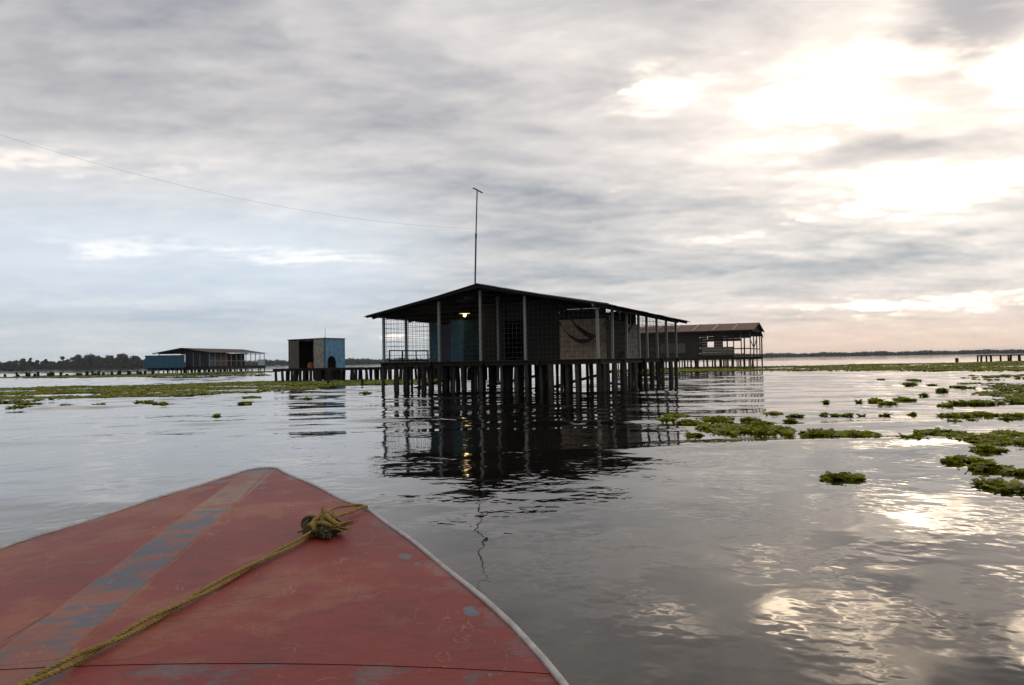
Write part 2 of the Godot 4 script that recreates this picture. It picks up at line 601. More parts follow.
func big_house() -> void:
	var h := thing("stilt_house", "large open stilt house with low gabled roof, wire mesh walls and antenna mast", "house", Vector3(-5.69, 0, -35.0), -0.4723)
	# piles
	var row := [0.0, 1.05, 2.05, 2.9, 4.0, 4.94, 5.9, 7.0, 8.1, 9.2, W]
	for t in [0.0, 0.9, 1.8, 2.8, 3.8, 4.8, 5.8, 6.8, 7.8, 8.8, 10.0, 11.2]:
		for s in row:
			var inner: bool = t > 0.0 and s > 0.0 and s < W
			if inner and rng.randf() < 0.22:
				continue
			var js := rng.randf_range(-0.32, 0.32) if inner else rng.randf_range(-0.05, 0.05)
			pile(h, "pile", M.dark if rng.randf() < 0.5 else M.pile, Vector3(s + js, 0, -t + (rng.randf_range(-0.3, 0.3) if inner else 0.0)), -1.4, FLOOR - 0.20, rng.randf_range(0.055, 0.125), 0.13 if inner else 0.05)
	for t in [0.6, 1.9, 3.1, 4.4, 7.1, 8.6, 10.2]:
		pile(h, "pile", M.pile, Vector3(W + 0.03, 0, -t), -1.4, FLOOR - 0.20, rng.randf_range(0.055, 0.09), 0.07)
	for s in [0.5, 3.45, 6.45, 7.55, 8.7]:
		pile(h, "pile", M.pile, Vector3(s, 0, -0.25), -1.4, FLOOR - 0.20, rng.randf_range(0.06, 0.1))
	var fl := assembly(h, "floor")
	var rf := assembly(h, "roof")
	var room := assembly(h, "boarded_room")
	var wash := assembly(h, "blue_wash_room")
	var rail := assembly(h, "railing")
	# slanting braces between the piles
	for q in [[0.2, 2.6, 0.0, 0.55], [4.1, 6.9, 0.12, 0.62], [7.2, 9.9, 0.05, 0.7]]:
		bar(h, "brace", M.dark, Vector3(q[0], q[2], -2.0), Vector3(q[1], q[3], -2.0), 0.05, 0.11)
	for q in [[1.0, 4.0, 0.3, 0.1], [6.0, 9.8, 0.6, 0.15]]:
		bar(h, "brace", M.dark, Vector3(W - 0.3, q[2], -q[0]), Vector3(W - 0.3, q[3], -q[1]), 0.05, 0.10)
	# floor frame and boards
	for t in [0.0, 2.8, 5.6, 8.4, 11.2]:
		bar(fl, "floor_beam", M.dark, Vector3(-0.15, FLOOR - 0.12, -t), Vector3(W + 0.15, FLOOR - 0.12, -t), 0.12, 0.17)
	for s in [0.0, 2.5, 5.05, 7.6, W]:
		bar(fl, "floor_joist", M.dark, Vector3(s, FLOOR - 0.125, 0.2), Vector3(s, FLOOR - 0.125, -L - 0.2), 0.10, 0.14)
	var n := 46
	for i in n:
		var st := mb()
		var z := 0.18 - (i + 0.5) * (L + 0.4) / n
		box(st, Vector3(W * 0.5 + rng.randf_range(-0.04, 0.04), FLOOR - 0.018 + rng.randf_range(-0.004, 0.004), z), Vector3(W + 0.3, 0.03, (L + 0.4) / n - 0.012))
		build(st, "floor_board", M.plank, fl)
	# posts
	for s in [0.0, 2.9, 4.94, 7.0, W]:
		for t in [0.0, L]:
			var top := roof_y(s, t) - 0.05
			bar(h, "post", M.post, Vector3(s + rng.randf_range(-0.03, 0.03), FLOOR + 0.0, -t), Vector3(s, top, -t), 0.10, 0.10)
	for t in [1.72, 3.46, 5.1, 6.28, 7.85, 9.46]:
		bar(h, "post", M.post, Vector3(W + rng.randf_range(-0.03, 0.03), FLOOR, -t), Vector3(W, eave(t) - 0.05, -t), 0.095, 0.095)
	for t in [1.73, 3.79, 5.7, 7.6, 9.4]:
		bar(h, "post", M.post, Vector3(0, FLOOR, -t), Vector3(0, eave(t) - 0.05, -t), 0.10, 0.10)
	bar(h, "post", M.post, Vector3(4.75, FLOOR, -1.9), Vector3(4.75, 4.05, -1.9), 0.09, 0.09)
	# plates, rafters, purlins
	for s in [0.0, W]:
		bar(rf, "wall_plate", M.post if s > 1.0 else M.dark, Vector3(s, eave(0.0) - 0.01, 0.45), Vector3(s, eave(L) - 0.01, -L - 0.4), 0.07, 0.10)
	for t in [0.0, 2.8, 5.6, 8.4, L]:
		for sd in [-1.0, 1.0]:
			bar(rf, "rafter", M.dark, Vector3(W * 0.5 + sd * 0.01, 4.26, -t), Vector3(W * 0.5 + sd * (W * 0.5 + 0.6), eave(t) - 0.06, -t), 0.07, 0.13)
	for sd in [-1.0, 1.0]:
		bar(rf, "bargeboard", M.dark, Vector3(W * 0.5 + sd * 0.01, 4.30, 0.42), Vector3(W * 0.5 + sd * (W * 0.5 + 0.62), eave(0.0) - 0.03, 0.42), 0.04, 0.12)
		for f in [0.12, 0.36, 0.6, 0.84]:
			var x: float = W * 0.5 + sd * f * W * 0.5
			bar(rf, "purlin", M.dark, Vector3(x, roof_y(x, 0.0) + 0.06, 0.4), Vector3(x, roof_y(x, L) + 0.06, -L - 0.4), 0.06, 0.05)
		var ex: float = W * 0.5 + sd * (W * 0.5 + 0.68)
		roof_slope(rf, "roof_sheet", [M.tin], Vector3(ex, eave(0.0) - 0.03, 0.5), Vector3(ex, eave(L) - 0.03, -L - 0.55), Vector3(W * 0.5 - sd * 0.05, 4.40, 0.5), Vector3(W * 0.5 - sd * 0.05, 4.38, -L - 0.55), 0.82)
	# wire mesh on the open sides
	var gp := [0.0, 2.9, 4.94, 7.0, W]
	for i in 4:
		wire_mesh(h, Vector3(gp[i], 0, 0.03), Vector3(gp[i + 1], 0, 0.03), FLOOR, roof_y(gp[i], 0) - 0.12, roof_y(gp[i + 1], 0) - 0.12)
		if i > 1:
			wire_mesh(h, Vector3(gp[i], 0, -L), Vector3(gp[i + 1], 0, -L), FLOOR, roof_y(gp[i], L) - 0.12, roof_y(gp[i + 1], L) - 0.12)
	var lp := [0.0, 1.73, 3.79]
	for i in 2:
		wire_mesh(h, Vector3(0.0, 0, -lp[i]), Vector3(0.0, 0, -lp[i + 1]), FLOOR, eave(lp[i]) - 0.1, eave(lp[i + 1]) - 0.1)
	var rp := [0.0, 1.72, 3.46, 5.1, 6.28, 7.85, 9.46, L]
	for i in 7:
		wire_mesh(h, Vector3(W, 0, -rp[i]), Vector3(W, 0, -rp[i + 1]), FLOOR, eave(rp[i]) - 0.1, eave(rp[i + 1]) - 0.1)
	# hand rail inside the left mesh
	for y in [0.52, 0.06]:
		bar(rail, "hand_rail", M.dark, Vector3(0.15, FLOOR + y, -0.2), Vector3(0.15, FLOOR + y, -3.3), 0.05, 0.05)
	for t in [0.2, 1.2, 2.3, 3.3]:
		bar(rail, "rail_post", M.dark, Vector3(0.15, FLOOR, -t), Vector3(0.15, FLOOR + 0.54, -t), 0.045, 0.045)
	# inner rooms: dark boarded room with a doorway, and tan sheets beside it
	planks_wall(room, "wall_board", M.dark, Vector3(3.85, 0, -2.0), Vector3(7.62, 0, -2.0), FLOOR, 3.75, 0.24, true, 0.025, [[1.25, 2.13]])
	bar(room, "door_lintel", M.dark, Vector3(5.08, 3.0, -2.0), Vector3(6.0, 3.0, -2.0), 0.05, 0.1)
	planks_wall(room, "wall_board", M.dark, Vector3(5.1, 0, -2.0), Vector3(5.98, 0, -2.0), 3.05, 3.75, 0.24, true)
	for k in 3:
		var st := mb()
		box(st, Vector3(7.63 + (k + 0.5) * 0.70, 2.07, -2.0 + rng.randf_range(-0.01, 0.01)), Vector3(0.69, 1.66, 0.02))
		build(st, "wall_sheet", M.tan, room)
	planks_wall(room, "wall_board", M.dark, Vector3(7.63, 0, -2.0), Vector3(9.73, 0, -2.0), 2.90, 3.55, 0.21, false)  # dark boards stand in for the shadow above the tan sheets
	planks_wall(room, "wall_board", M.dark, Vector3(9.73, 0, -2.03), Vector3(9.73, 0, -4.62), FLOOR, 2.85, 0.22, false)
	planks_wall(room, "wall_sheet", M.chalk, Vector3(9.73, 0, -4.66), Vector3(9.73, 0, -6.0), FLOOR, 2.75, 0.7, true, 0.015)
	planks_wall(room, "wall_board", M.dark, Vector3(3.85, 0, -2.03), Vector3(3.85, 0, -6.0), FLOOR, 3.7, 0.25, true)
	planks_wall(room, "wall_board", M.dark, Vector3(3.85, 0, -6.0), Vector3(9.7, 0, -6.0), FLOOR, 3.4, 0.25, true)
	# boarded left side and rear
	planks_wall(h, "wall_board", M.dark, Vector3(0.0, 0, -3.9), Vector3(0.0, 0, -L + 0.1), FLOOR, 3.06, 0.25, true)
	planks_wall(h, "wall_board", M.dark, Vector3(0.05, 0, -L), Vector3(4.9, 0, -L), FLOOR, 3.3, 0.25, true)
	# blue wash room
	planks_wall(wash, "blue_board", M.blue, Vector3(0.80, 0, -2.5), Vector3(1.45, 0, -2.5), FLOOR, 3.02, 0.33, true)
	planks_wall(wash, "blue_board", M.blue, Vector3(1.95, 0, -2.5), Vector3(2.62, 0, -2.5), FLOOR, 3.12, 0.33, true)
	var cst := mb()
	for k in 8:
		var x := 1.46 + k * 0.062
		tube(cst, [Vector3(x + 0.03, FLOOR + 0.02, -2.54), Vector3(x + 0.03, 2.95, -2.54)], [0.038, 0.030], 8)
	build(cst, "curtain", M.curtain, wash)
	bar(wash, "curtain_rail", M.dark, Vector3(0.78, 3.10, -2.52), Vector3(2.66, 3.18, -2.52), 0.05, 0.07)
	planks_wall(wash, "blue_board", M.blue, Vector3(0.80, 0, -2.52), Vector3(0.80, 0, -3.85), FLOOR, 3.0, 0.33, true)
	planks_wall(wash, "blue_board", M.blue, Vector3(2.62, 0, -2.52), Vector3(2.62, 0, -4.6), FLOOR, 3.1, 0.33, true)
	# things in and on the house
	var hb := h.transform.basis
	hammock("brown hammock hanging in front of the tan wall sheets", h.transform * Vector3(7.9, 3.15, -0.9), h.transform * Vector3(W - 0.1, 3.1, -1.75), 1.25)
	hammock("dark hammock slung between the side posts beside the pale sheet", h.transform * Vector3(8.6, 3.05, -0.6), h.transform * Vector3(W - 0.12, 2.9, -5.1), 1.05)
	var bk := thing("bucket", "small dark bucket on the floor edge by the side posts", "bucket", h.transform * Vector3(W - 0.28, FLOOR + 0.004, -3.75))
	var bs := mb()
	tube(bs, [Vector3(0, 0, 0), Vector3(0, 0.3, 0)], [0.13, 0.17], 14)
	build(bs, "body", M.cable, bk)
	var hs := mb()
	var arc := []
	for k in 13:
		arc.append(Vector3(cos(PI * k / 12.0) * 0.17, 0.29 + sin(PI * k / 12.0) * 0.12, 0))
	tube(hs, arc, [0.006], 5)
	build(hs, "handle", M.steel, bk)
	# lamp
	var lamp_at := h.transform * Vector3(3.15, 3.28, -1.75)
	var lamp := thing("ceiling_lamp", "lit bare bulb hanging under the roof beside the blue room", "lamp", lamp_at)
	var cs := mb()
	tube(cs, [Vector3(0, 0.05, 0), Vector3(0, 0.42, 0)], [0.008], 5)
	build(cs, "cord", M.cable, lamp)
	var ss := mb()
	tube(ss, [Vector3(0, 0.045, 0), Vector3(0, 0.10, 0)], [0.028, 0.022], 10)
	build(ss, "socket", M.steel, lamp)
	var sh := mb()
	tube(sh, [Vector3(0, 0.075, 0), Vector3(0, 0.12, 0)], [0.24, 0.05], 20, false)
	build(sh, "shade", plain(Color(0.55, 0.53, 0.47), 0.4), lamp)
	var bulb := MeshInstance3D.new()
	var sp := SphereMesh.new()
	sp.radius = 0.075
	sp.height = 0.16
	bulb.mesh = sp
	var bm := StandardMaterial3D.new()
	bm.albedo_color = Color(0.9, 0.88, 0.8)
	bm.emission_enabled = true
	bm.emission = Color(1.0, 0.88, 0.66)
	bm.emission_energy_multiplier = 3.0
	bulb.material_override = bm
	bulb.name = "bulb"
	lamp.add_child(bulb)
	var ol := OmniLight3D.new()
	ol.name = "lamp_light"
	ol.light_color = Color(1.0, 0.84, 0.60)
	ol.light_energy = 0.16
	ol.light_size = 0.06
	ol.omni_range = 30.0
	ol.omni_attenuation = 2.0
	ol.shadow_enabled = true
	lamp.add_child(ol)
	# antenna mast
	var foot := h.transform * Vector3(W * 0.5 - 0.5, 4.36, -0.25)
	var mast := thing("antenna_mast", "tall thin metal antenna mast standing on the roof ridge", "antenna", foot)
	var lean := Vector3(0.16, 0, 0)
	var s1 := mb()
	tube(s1, [Vector3(0, -0.25, 0), Vector3(0, 2.2, 0) + lean * 0.5], [0.036], 8)
	build(s1, "lower_pole", M.steel, mast)
	var s2 := mb()
	tube(s2, [Vector3(0, 2.1, 0) + lean * 0.48, Vector3(0, 4.12, 0) + lean], [0.027], 8)
	build(s2, "upper_pole", M.steel, mast)
	var s3 := mb()
	beam(s3, Vector3(-0.17, 4.17, 0.1) + lean, Vector3(0.22, 3.99, -0.1) + lean, 0.035, 0.045)
	build(s3, "antenna_boom", M.steel, mast)
	for k in 5:
		var s4 := mb()
		var c := (Vector3(-0.15, 4.16, 0.09) + lean).lerp(Vector3(0.2, 4.0, -0.09) + lean, k / 4.0)
		tube(s4, [c - Vector3(0.05, 0, 0.10), c + Vector3(0.05, 0, 0.10)], [0.006], 5)
		build(s4, "antenna_rod", M.steel, mast)
	var s5 := mb()
	tube(s5, [Vector3(0, 2.05, 0) + lean * 0.47, Vector3(0, 2.25, 0) + lean * 0.51], [0.044], 8)
	build(s5, "pole_clamp", M.steel, mast)
	# power line from a pole off to the left to the mast
	var pole_at := Vector3(-21.5, 0, -20.5)
	var up := thing("utility_pole", "weathered wooden utility pole standing in the water", "pole", pole_at)
	var ps := mb()
	tube(ps, [Vector3(0, -1.5, 0), Vector3(0, 10.7, 0)], [0.14, 0.10], 10)
	build(ps, "pole", M.pile, up)
	bar(up, "cross_arm", M.pile, Vector3(-0.6, 10.2, 0), Vector3(0.6, 10.2, 0), 0.09, 0.11)
	var wa := pole_at + Vector3(0.5, 10.28, 0)
	var wb := foot + Vector3(0.09, 2.45, 0)
	var wp := []
	for k in 41:
		var f := k / 40.0
		wp.append(wa.lerp(wb, f) - Vector3.UP * 1.15 * 4.0 * f * (1.0 - f))
	var ws := mb()
	tube(ws, wp, [0.0028], 5)
	var wo := build(ws, "power_line", M.cable)
	tag(wo, "thin sagging power line running through the sky to the antenna mast", "cable")

func hammock(label: String, a: Vector3, b: Vector3, sag: float) -> void:
	var o := thing("hammock", label, "hammock", Vector3.ZERO, 0.0, "hammocks in the stilt house")
	var st := mb()
	var side := (b - a).cross(Vector3.UP).normalized()
	var n := 24
	var m := 8
	var g := []
	for i in n + 1:
		var t := lerpf(0.12, 0.88, float(i) / n)
		var c := a.lerp(b, t) - Vector3.UP * sag * 4.0 * t * (1.0 - t)
		var wd := 0.09 + 0.24 * sin(PI * float(i) / n)
		var r := []
		for j in m + 1:
			var u := float(j) / m * 2.0 - 1.0
			r.append(c + side * u * wd + Vector3.UP * (u * u * 0.16 * sin(PI * float(i) / n) + 0.012 * sin(u * 14.0 + i)))
		g.append(r)
	st.set_smooth_group(0)
	for i in n:
		for j in m:
			for p in [g[i][j], g[i + 1][j], g[i + 1][j + 1], g[i][j], g[i + 1][j + 1], g[i][j + 1]]:
				st.add_vertex(p)
	st.generate_normals()
	build(st, "sling", M.cloth, o)
	for e in [[a, 0.12], [b, 0.88]]:
		var t: float = e[1]
		var s2 := mb()
		tube(s2, [e[0], a.lerp(b, t) - Vector3.UP * sag * 4.0 * t * (1.0 - t)], [0.018, 0.045], 6)
		build(s2, "hanging_rope", M.cloth, o)

# ------------------------------------------------------------------ other houses
func rear_house() -> void:
	# origin at its corner nearest the big house's far side; local x runs along the front, -z to the back
	var h := thing("stilt_house", "long dark plank stilt house with rusty roof and open railed porch", "house", Vector3(25.7, 0, -85.0), -0.434)
	var rf := assembly(h, "roof")
	var fb := assembly(h, "floor")
	var fl := 1.22
	var len := 15.0
	var dep := 7.6
	var ev := 4.15
	for i in 17:
		var x := -i * len / 16.0
		for t in [0.0, 2.5, 5.0, dep]:
			if t > 0.0 and rng.randf() < 0.2:
				continue
			pile(h, "pile", M.pile if rng.randf() < 0.5 else M.plank_pale, Vector3(x + rng.randf_range(-0.2, 0.2), 0, -t), -1.0, fl - 0.2, rng.randf_range(0.07, 0.11), 0.10, 6)
	for t in [0.0, dep]:
		bar(fb, "floor_beam", M.dark, Vector3(0.2, fl - 0.14, -t), Vector3(-len, fl - 0.14, -t), 0.14, 0.24)
	for i in 16:
		var st := mb()
		box(st, Vector3(-len * 0.5, fl - 0.015, -(i + 0.5) * dep / 16.0), Vector3(len + 0.3, 0.03, dep / 16.0 - 0.015))
		build(st, "floor_board", M.dark, fb)
	# boarded part
	planks_wall(h, "wall_plank", M.plank, Vector3(-len, 0, 0.02), Vector3(-5.2, 0, 0.02), fl - 0.1, ev - 0.1, 0.28, false)
	planks_wall(h, "wall_plank", M.plank_pale, Vector3(-9.8, 0, 0.07), Vector3(-7.0, 0, 0.07), fl + 0.55, fl + 1.65, 0.27, false)
	planks_wall(h, "wall_plank", M.dark, Vector3(-7.0, 0, 0.0), Vector3(-7.0, 0, -dep), fl, ev, 0.28, false)
	planks_wall(h, "wall_plank", M.dark, Vector3(-len, 0, -dep), Vector3(-7.0, 0, -dep), fl, ev, 0.28, false)
	# pale porch panel and openings above it
	planks_wall(h, "porch_plank", M.plank_pale, Vector3(-5.2, 0, 0.05), Vector3(-1.75, 0, 0.05), fl + 0.25, fl + 1.15, 0.3, false)
	planks_wall(h, "wall_plank", M.dark, Vector3(-5.2, 0, 0.02), Vector3(-1.75, 0, 0.02), fl - 0.05, fl + 0.25, 0.3, false)
	planks_wall(h, "wall_plank", M.plank, Vector3(-5.2, 0, 0.03), Vector3(-4.55, 0, 0.03), fl + 1.15, ev - 0.1, 0.3, false)
	planks_wall(h, "wall_plank", M.plank, Vector3(-3.85, 0, 0.03), Vector3(-2.9, 0, 0.03), fl + 1.15, ev - 0.1, 0.3, false)
	planks_wall(h, "wall_plank", M.dark, Vector3(-4.55, 0, 0.03), Vector3(-1.0, 0, 0.03), fl + 1.75, ev - 0.05, 0.3, false)
	planks_wall(h, "wall_plank", M.dark, Vector3(-1.0, 0, 0.02), Vector3(0.1, 0, 0.02), fl + 2.05, ev - 0.05, 0.28, false)
	for x in [-5.2, -2.95, -1.75, -0.95, 0.0]:
		bar(h, "porch_post", M.plank_pale if x > -1.5 else M.dark, Vector3(x, fl, 0.0), Vector3(x, ev, 0.0), 0.10, 0.10)
	for t in [2.6, 5.0, dep]:
		bar(h, "porch_post", M.dark, Vector3(0.0, fl, -t), Vector3(0.0, ev + 0.2, -t), 0.11, 0.11)
	bar(h, "hand_rail", M.dark, Vector3(-1.75, fl + 0.92, 0.02), Vector3(0.05, fl + 0.92, 0.02), 0.07, 0.12)
	bar(h, "hand_rail", M.dark, Vector3(0.0, fl + 0.9, 0.02), Vector3(0.0, fl + 0.9, -dep), 0.06, 0.10)
	planks_wall(h, "porch_plank", M.plank_pale, Vector3(-1.75, 0, 0.05), Vector3(0.0, 0, 0.05), fl + 0.02, fl + 0.30, 0.28, false)
	bar(h, "brace", M.rust, Vector3(-0.05, fl + 1.9, -0.3), Vector3(-0.05, fl + 1.2, -2.4), 0.07, 0.09)
	bar(h, "brace", M.dark, Vector3(0.0, fl + 2.0, -5.0), Vector3(0.0, fl + 1.0, -2.6), 0.07, 0.09)
	# roof
	var mid := -dep * 0.5
	roof_slope(rf, "roof_sheet", [M.rust], Vector3(0.45, ev, 0.45), Vector3(-len, ev, 0.45), Vector3(0.45, 5.05, mid), Vector3(-len, 5.05, mid), 2.2, 10)
	roof_slope(rf, "roof_sheet", [M.rust], Vector3(0.45, ev, -dep - 0.45), Vector3(-len, ev, -dep - 0.45), Vector3(0.45, 5.05, mid), Vector3(-len, 5.05, mid), 2.2, 10)
	for i in 7:
		var x := -1.75 - i * 2.17
		bar(rf, "roof_batten", M.rust_pale, Vector3(x, ev + 0.06, 0.47), Vector3(x, 5.10, mid), 0.22, 0.02)
	bar(rf, "ridge_beam", M.dark, Vector3(0.5, 4.95, mid), Vector3(-len, 4.95, mid), 0.1, 0.12)
	for sd in [0.45, -dep - 0.45]:
		bar(rf, "bargeboard", M.dark, Vector3(0.46, 5.0, mid), Vector3(0.46, ev - 0.06, sd), 0.04, 0.16)
		bar(rf, "wall_plate", M.dark, Vector3(0.3, ev - 0.12, sd * 0.9), Vector3(-len, ev - 0.12, sd * 0.9), 0.1, 0.14)
	# lean-to at the back corner
	roof_slope(rf, "roof_sheet", [M.tin], Vector3(0.1, 3.62, -dep - 2.0), Vector3(-4.0, 3.62, -dep - 2.0), Vector3(0.1, 4.35, -dep + 0.2), Vector3(-4.0, 4.35, -dep + 0.2), 0.9)
	bar(rf, "bargeboard", M.dark, Vector3(0.12, 4.3, -dep + 0.2), Vector3(0.12, 3.56, -dep - 2.05), 0.05, 0.2)
	for x in [0.0, -2.0, -4.0]:
		bar(h, "porch_post", M.dark, Vector3(x, -0.8, -dep - 1.7), Vector3(x, 3.6, -dep - 1.7), 0.14, 0.14)
	for i in 12:
		var t := (i + 0.5) * dep / 12.0
		var gy := lerpf(ev + 0.05, 4.9, 1.0 - absf(t + mid) / (dep * 0.5))
		var gb := mb()
		box(gb, Vector3(0.15, (ev - 0.15 + gy) * 0.5, -t), Vector3(0.03, gy - ev + 0.15, dep / 12.0 - 0.01))
		build(gb, "gable_board", M.dark, h)

func far_house() -> void:
	var o := Vector3(-63.4, 0, -165.0)
	var h := thing("stilt_house", "far blue stilt house with long verandah and low gabled roof", "house", o, -0.17)
	# local x = right along the gable front (gable spans -11.8..0), -z = back along the verandah
	var rf := assembly(h, "roof")
	var fb := assembly(h, "floor")
	var fl := 1.1
	var gw := 11.6
	var len := 24.0
	var ev := 4.05
	for i in 12:
		for t in [0.0, 3.0, 6.0, 9.0, 12.0, 15.0, 18.0, 21.0, 24.0]:
			if t > 0.0 and i < 11 and rng.randf() < 0.5:
				continue
			pile(h, "pile", M.dark, Vector3(-gw * i / 11.0, 0, -t), -0.8, fl - 0.3, 0.12, 0.1, 6)
	for t in [0.0, len]:
		bar(fb, "floor_beam", M.dark, Vector3(0.2, fl - 0.3, -t), Vector3(-gw - 2.6, fl - 0.3, -t), 0.16, 0.7)
	for x in [0.0, -gw]:
		bar(fb, "floor_beam", M.dark, Vector3(x, fl - 0.3, 0.1), Vector3(x, fl - 0.3, -len - 0.1), 0.16, 0.66)
	var fs := mb()
	box(fs, Vector3(-gw * 0.5, fl + 0.06, -len * 0.5), Vector3(gw + 0.5, 0.06, len + 0.5))
	build(fs, "floor_slab", M.dark, fb)
	# gable front: dark blue boarding and posts
	planks_wall(h, "wall_board", M.slate, Vector3(-5.4, 0, -0.05), Vector3(-0.2, 0, -0.05), fl, 4.3, 0.55, true)
	planks_wall(h, "gable_board", M.dark, Vector3(-gw + 0.3, 0, -0.3), Vector3(-5.4, 0, -0.3), ev + 0.15, ev + 0.45, 0.4, false)
	for x in [-5.4, -3.6, -2.1, 0.0]:
		bar(h, "post", M.post, Vector3(x, fl, 0.05), Vector3(x, 4.15, 0.05), 0.12, 0.12)
	# blue annexe in front on the left
	planks_wall(h, "blue_board", M.blue, Vector3(-gw - 2.4, 0, 1.2), Vector3(-4.9, 0, 1.2), fl - 0.1, 3.55, 0.75, true)
	planks_wall(h, "blue_board", M.blue, Vector3(-gw - 2.4, 0, 1.2), Vector3(-gw - 2.4, 0, -4.0), fl - 0.1, 3.55, 0.75, true)
	bar(h, "annexe_cap", M.dark, Vector3(-gw - 2.5, 3.6, 1.2), Vector3(-4.8, 3.6, 1.2), 0.12, 0.1)
	for i in 7:
		bar(h, "annexe_post", M.blue, Vector3(-gw - 2.3 + i * 1.4, 0, 1.26), Vector3(-gw - 2.3 + i * 1.4, 3.55, 1.26), 0.09, 0.09)
	# verandah side
	var cols := [M.rust, M.blue, M.plank_pale, M.rust, M.dark, M.dark, M.dark]
	for i in 7:
		planks_wall(h, "wall_board", cols[i], Vector3(-1.6, 0, -i * 2.5), Vector3(-1.6, 0, -(i + 1) * 2.5), fl, ev - 0.1, 0.8, true)
	for i in 12:
		bar(h, "verandah_post", M.post, Vector3(0.0, fl, -i * len / 11.0), Vector3(0.0, ev, -i * len / 11.0), 0.12, 0.12)
	bar(h, "hand_rail", M.post, Vector3(0.0, fl + 1.2, 0.0), Vector3(0.0, fl + 1.2, -len), 0.06, 0.09)
	planks_wall(h, "pale_panel", M.pale_blue, Vector3(0.06, 0, -20.8), Vector3(0.06, 0, -len - 0.1), fl - 0.2, fl + 1.5, 0.8, true)
	# roof
	var mid := -gw * 0.5
	roof_slope(rf, "roof_sheet", [M.tin], Vector3(0.7, ev, 0.9), Vector3(0.7, ev, -len - 0.8), Vector3(mid, 5.1, 0.9), Vector3(mid, 5.1, -len - 0.8), 2.0, 6)
	roof_slope(rf, "roof_sheet", [M.tin], Vector3(-gw - 0.9, ev, 0.9), Vector3(-gw - 0.9, ev, -len - 0.8), Vector3(mid, 5.1, 0.9), Vector3(mid, 5.1, -len - 0.8), 2.0, 6)
	for e in [0.7, -gw - 0.9]:
		bar(rf, "bargeboard", M.dark, Vector3(mid, 5.05, 0.92), Vector3(e, ev - 0.05, 0.92), 0.06, 0.22)
	for t in [0.0, 8.0, 16.0, len]:
		bar(rf, "tie_beam", M.dark, Vector3(0, ev - 0.1, -t), Vector3(-gw, ev - 0.1, -t), 0.1, 0.15)
	bar(h, "post", M.post, Vector3(-gw, fl, 0.0), Vector3(-gw, ev, 0.0), 0.14, 0.14)

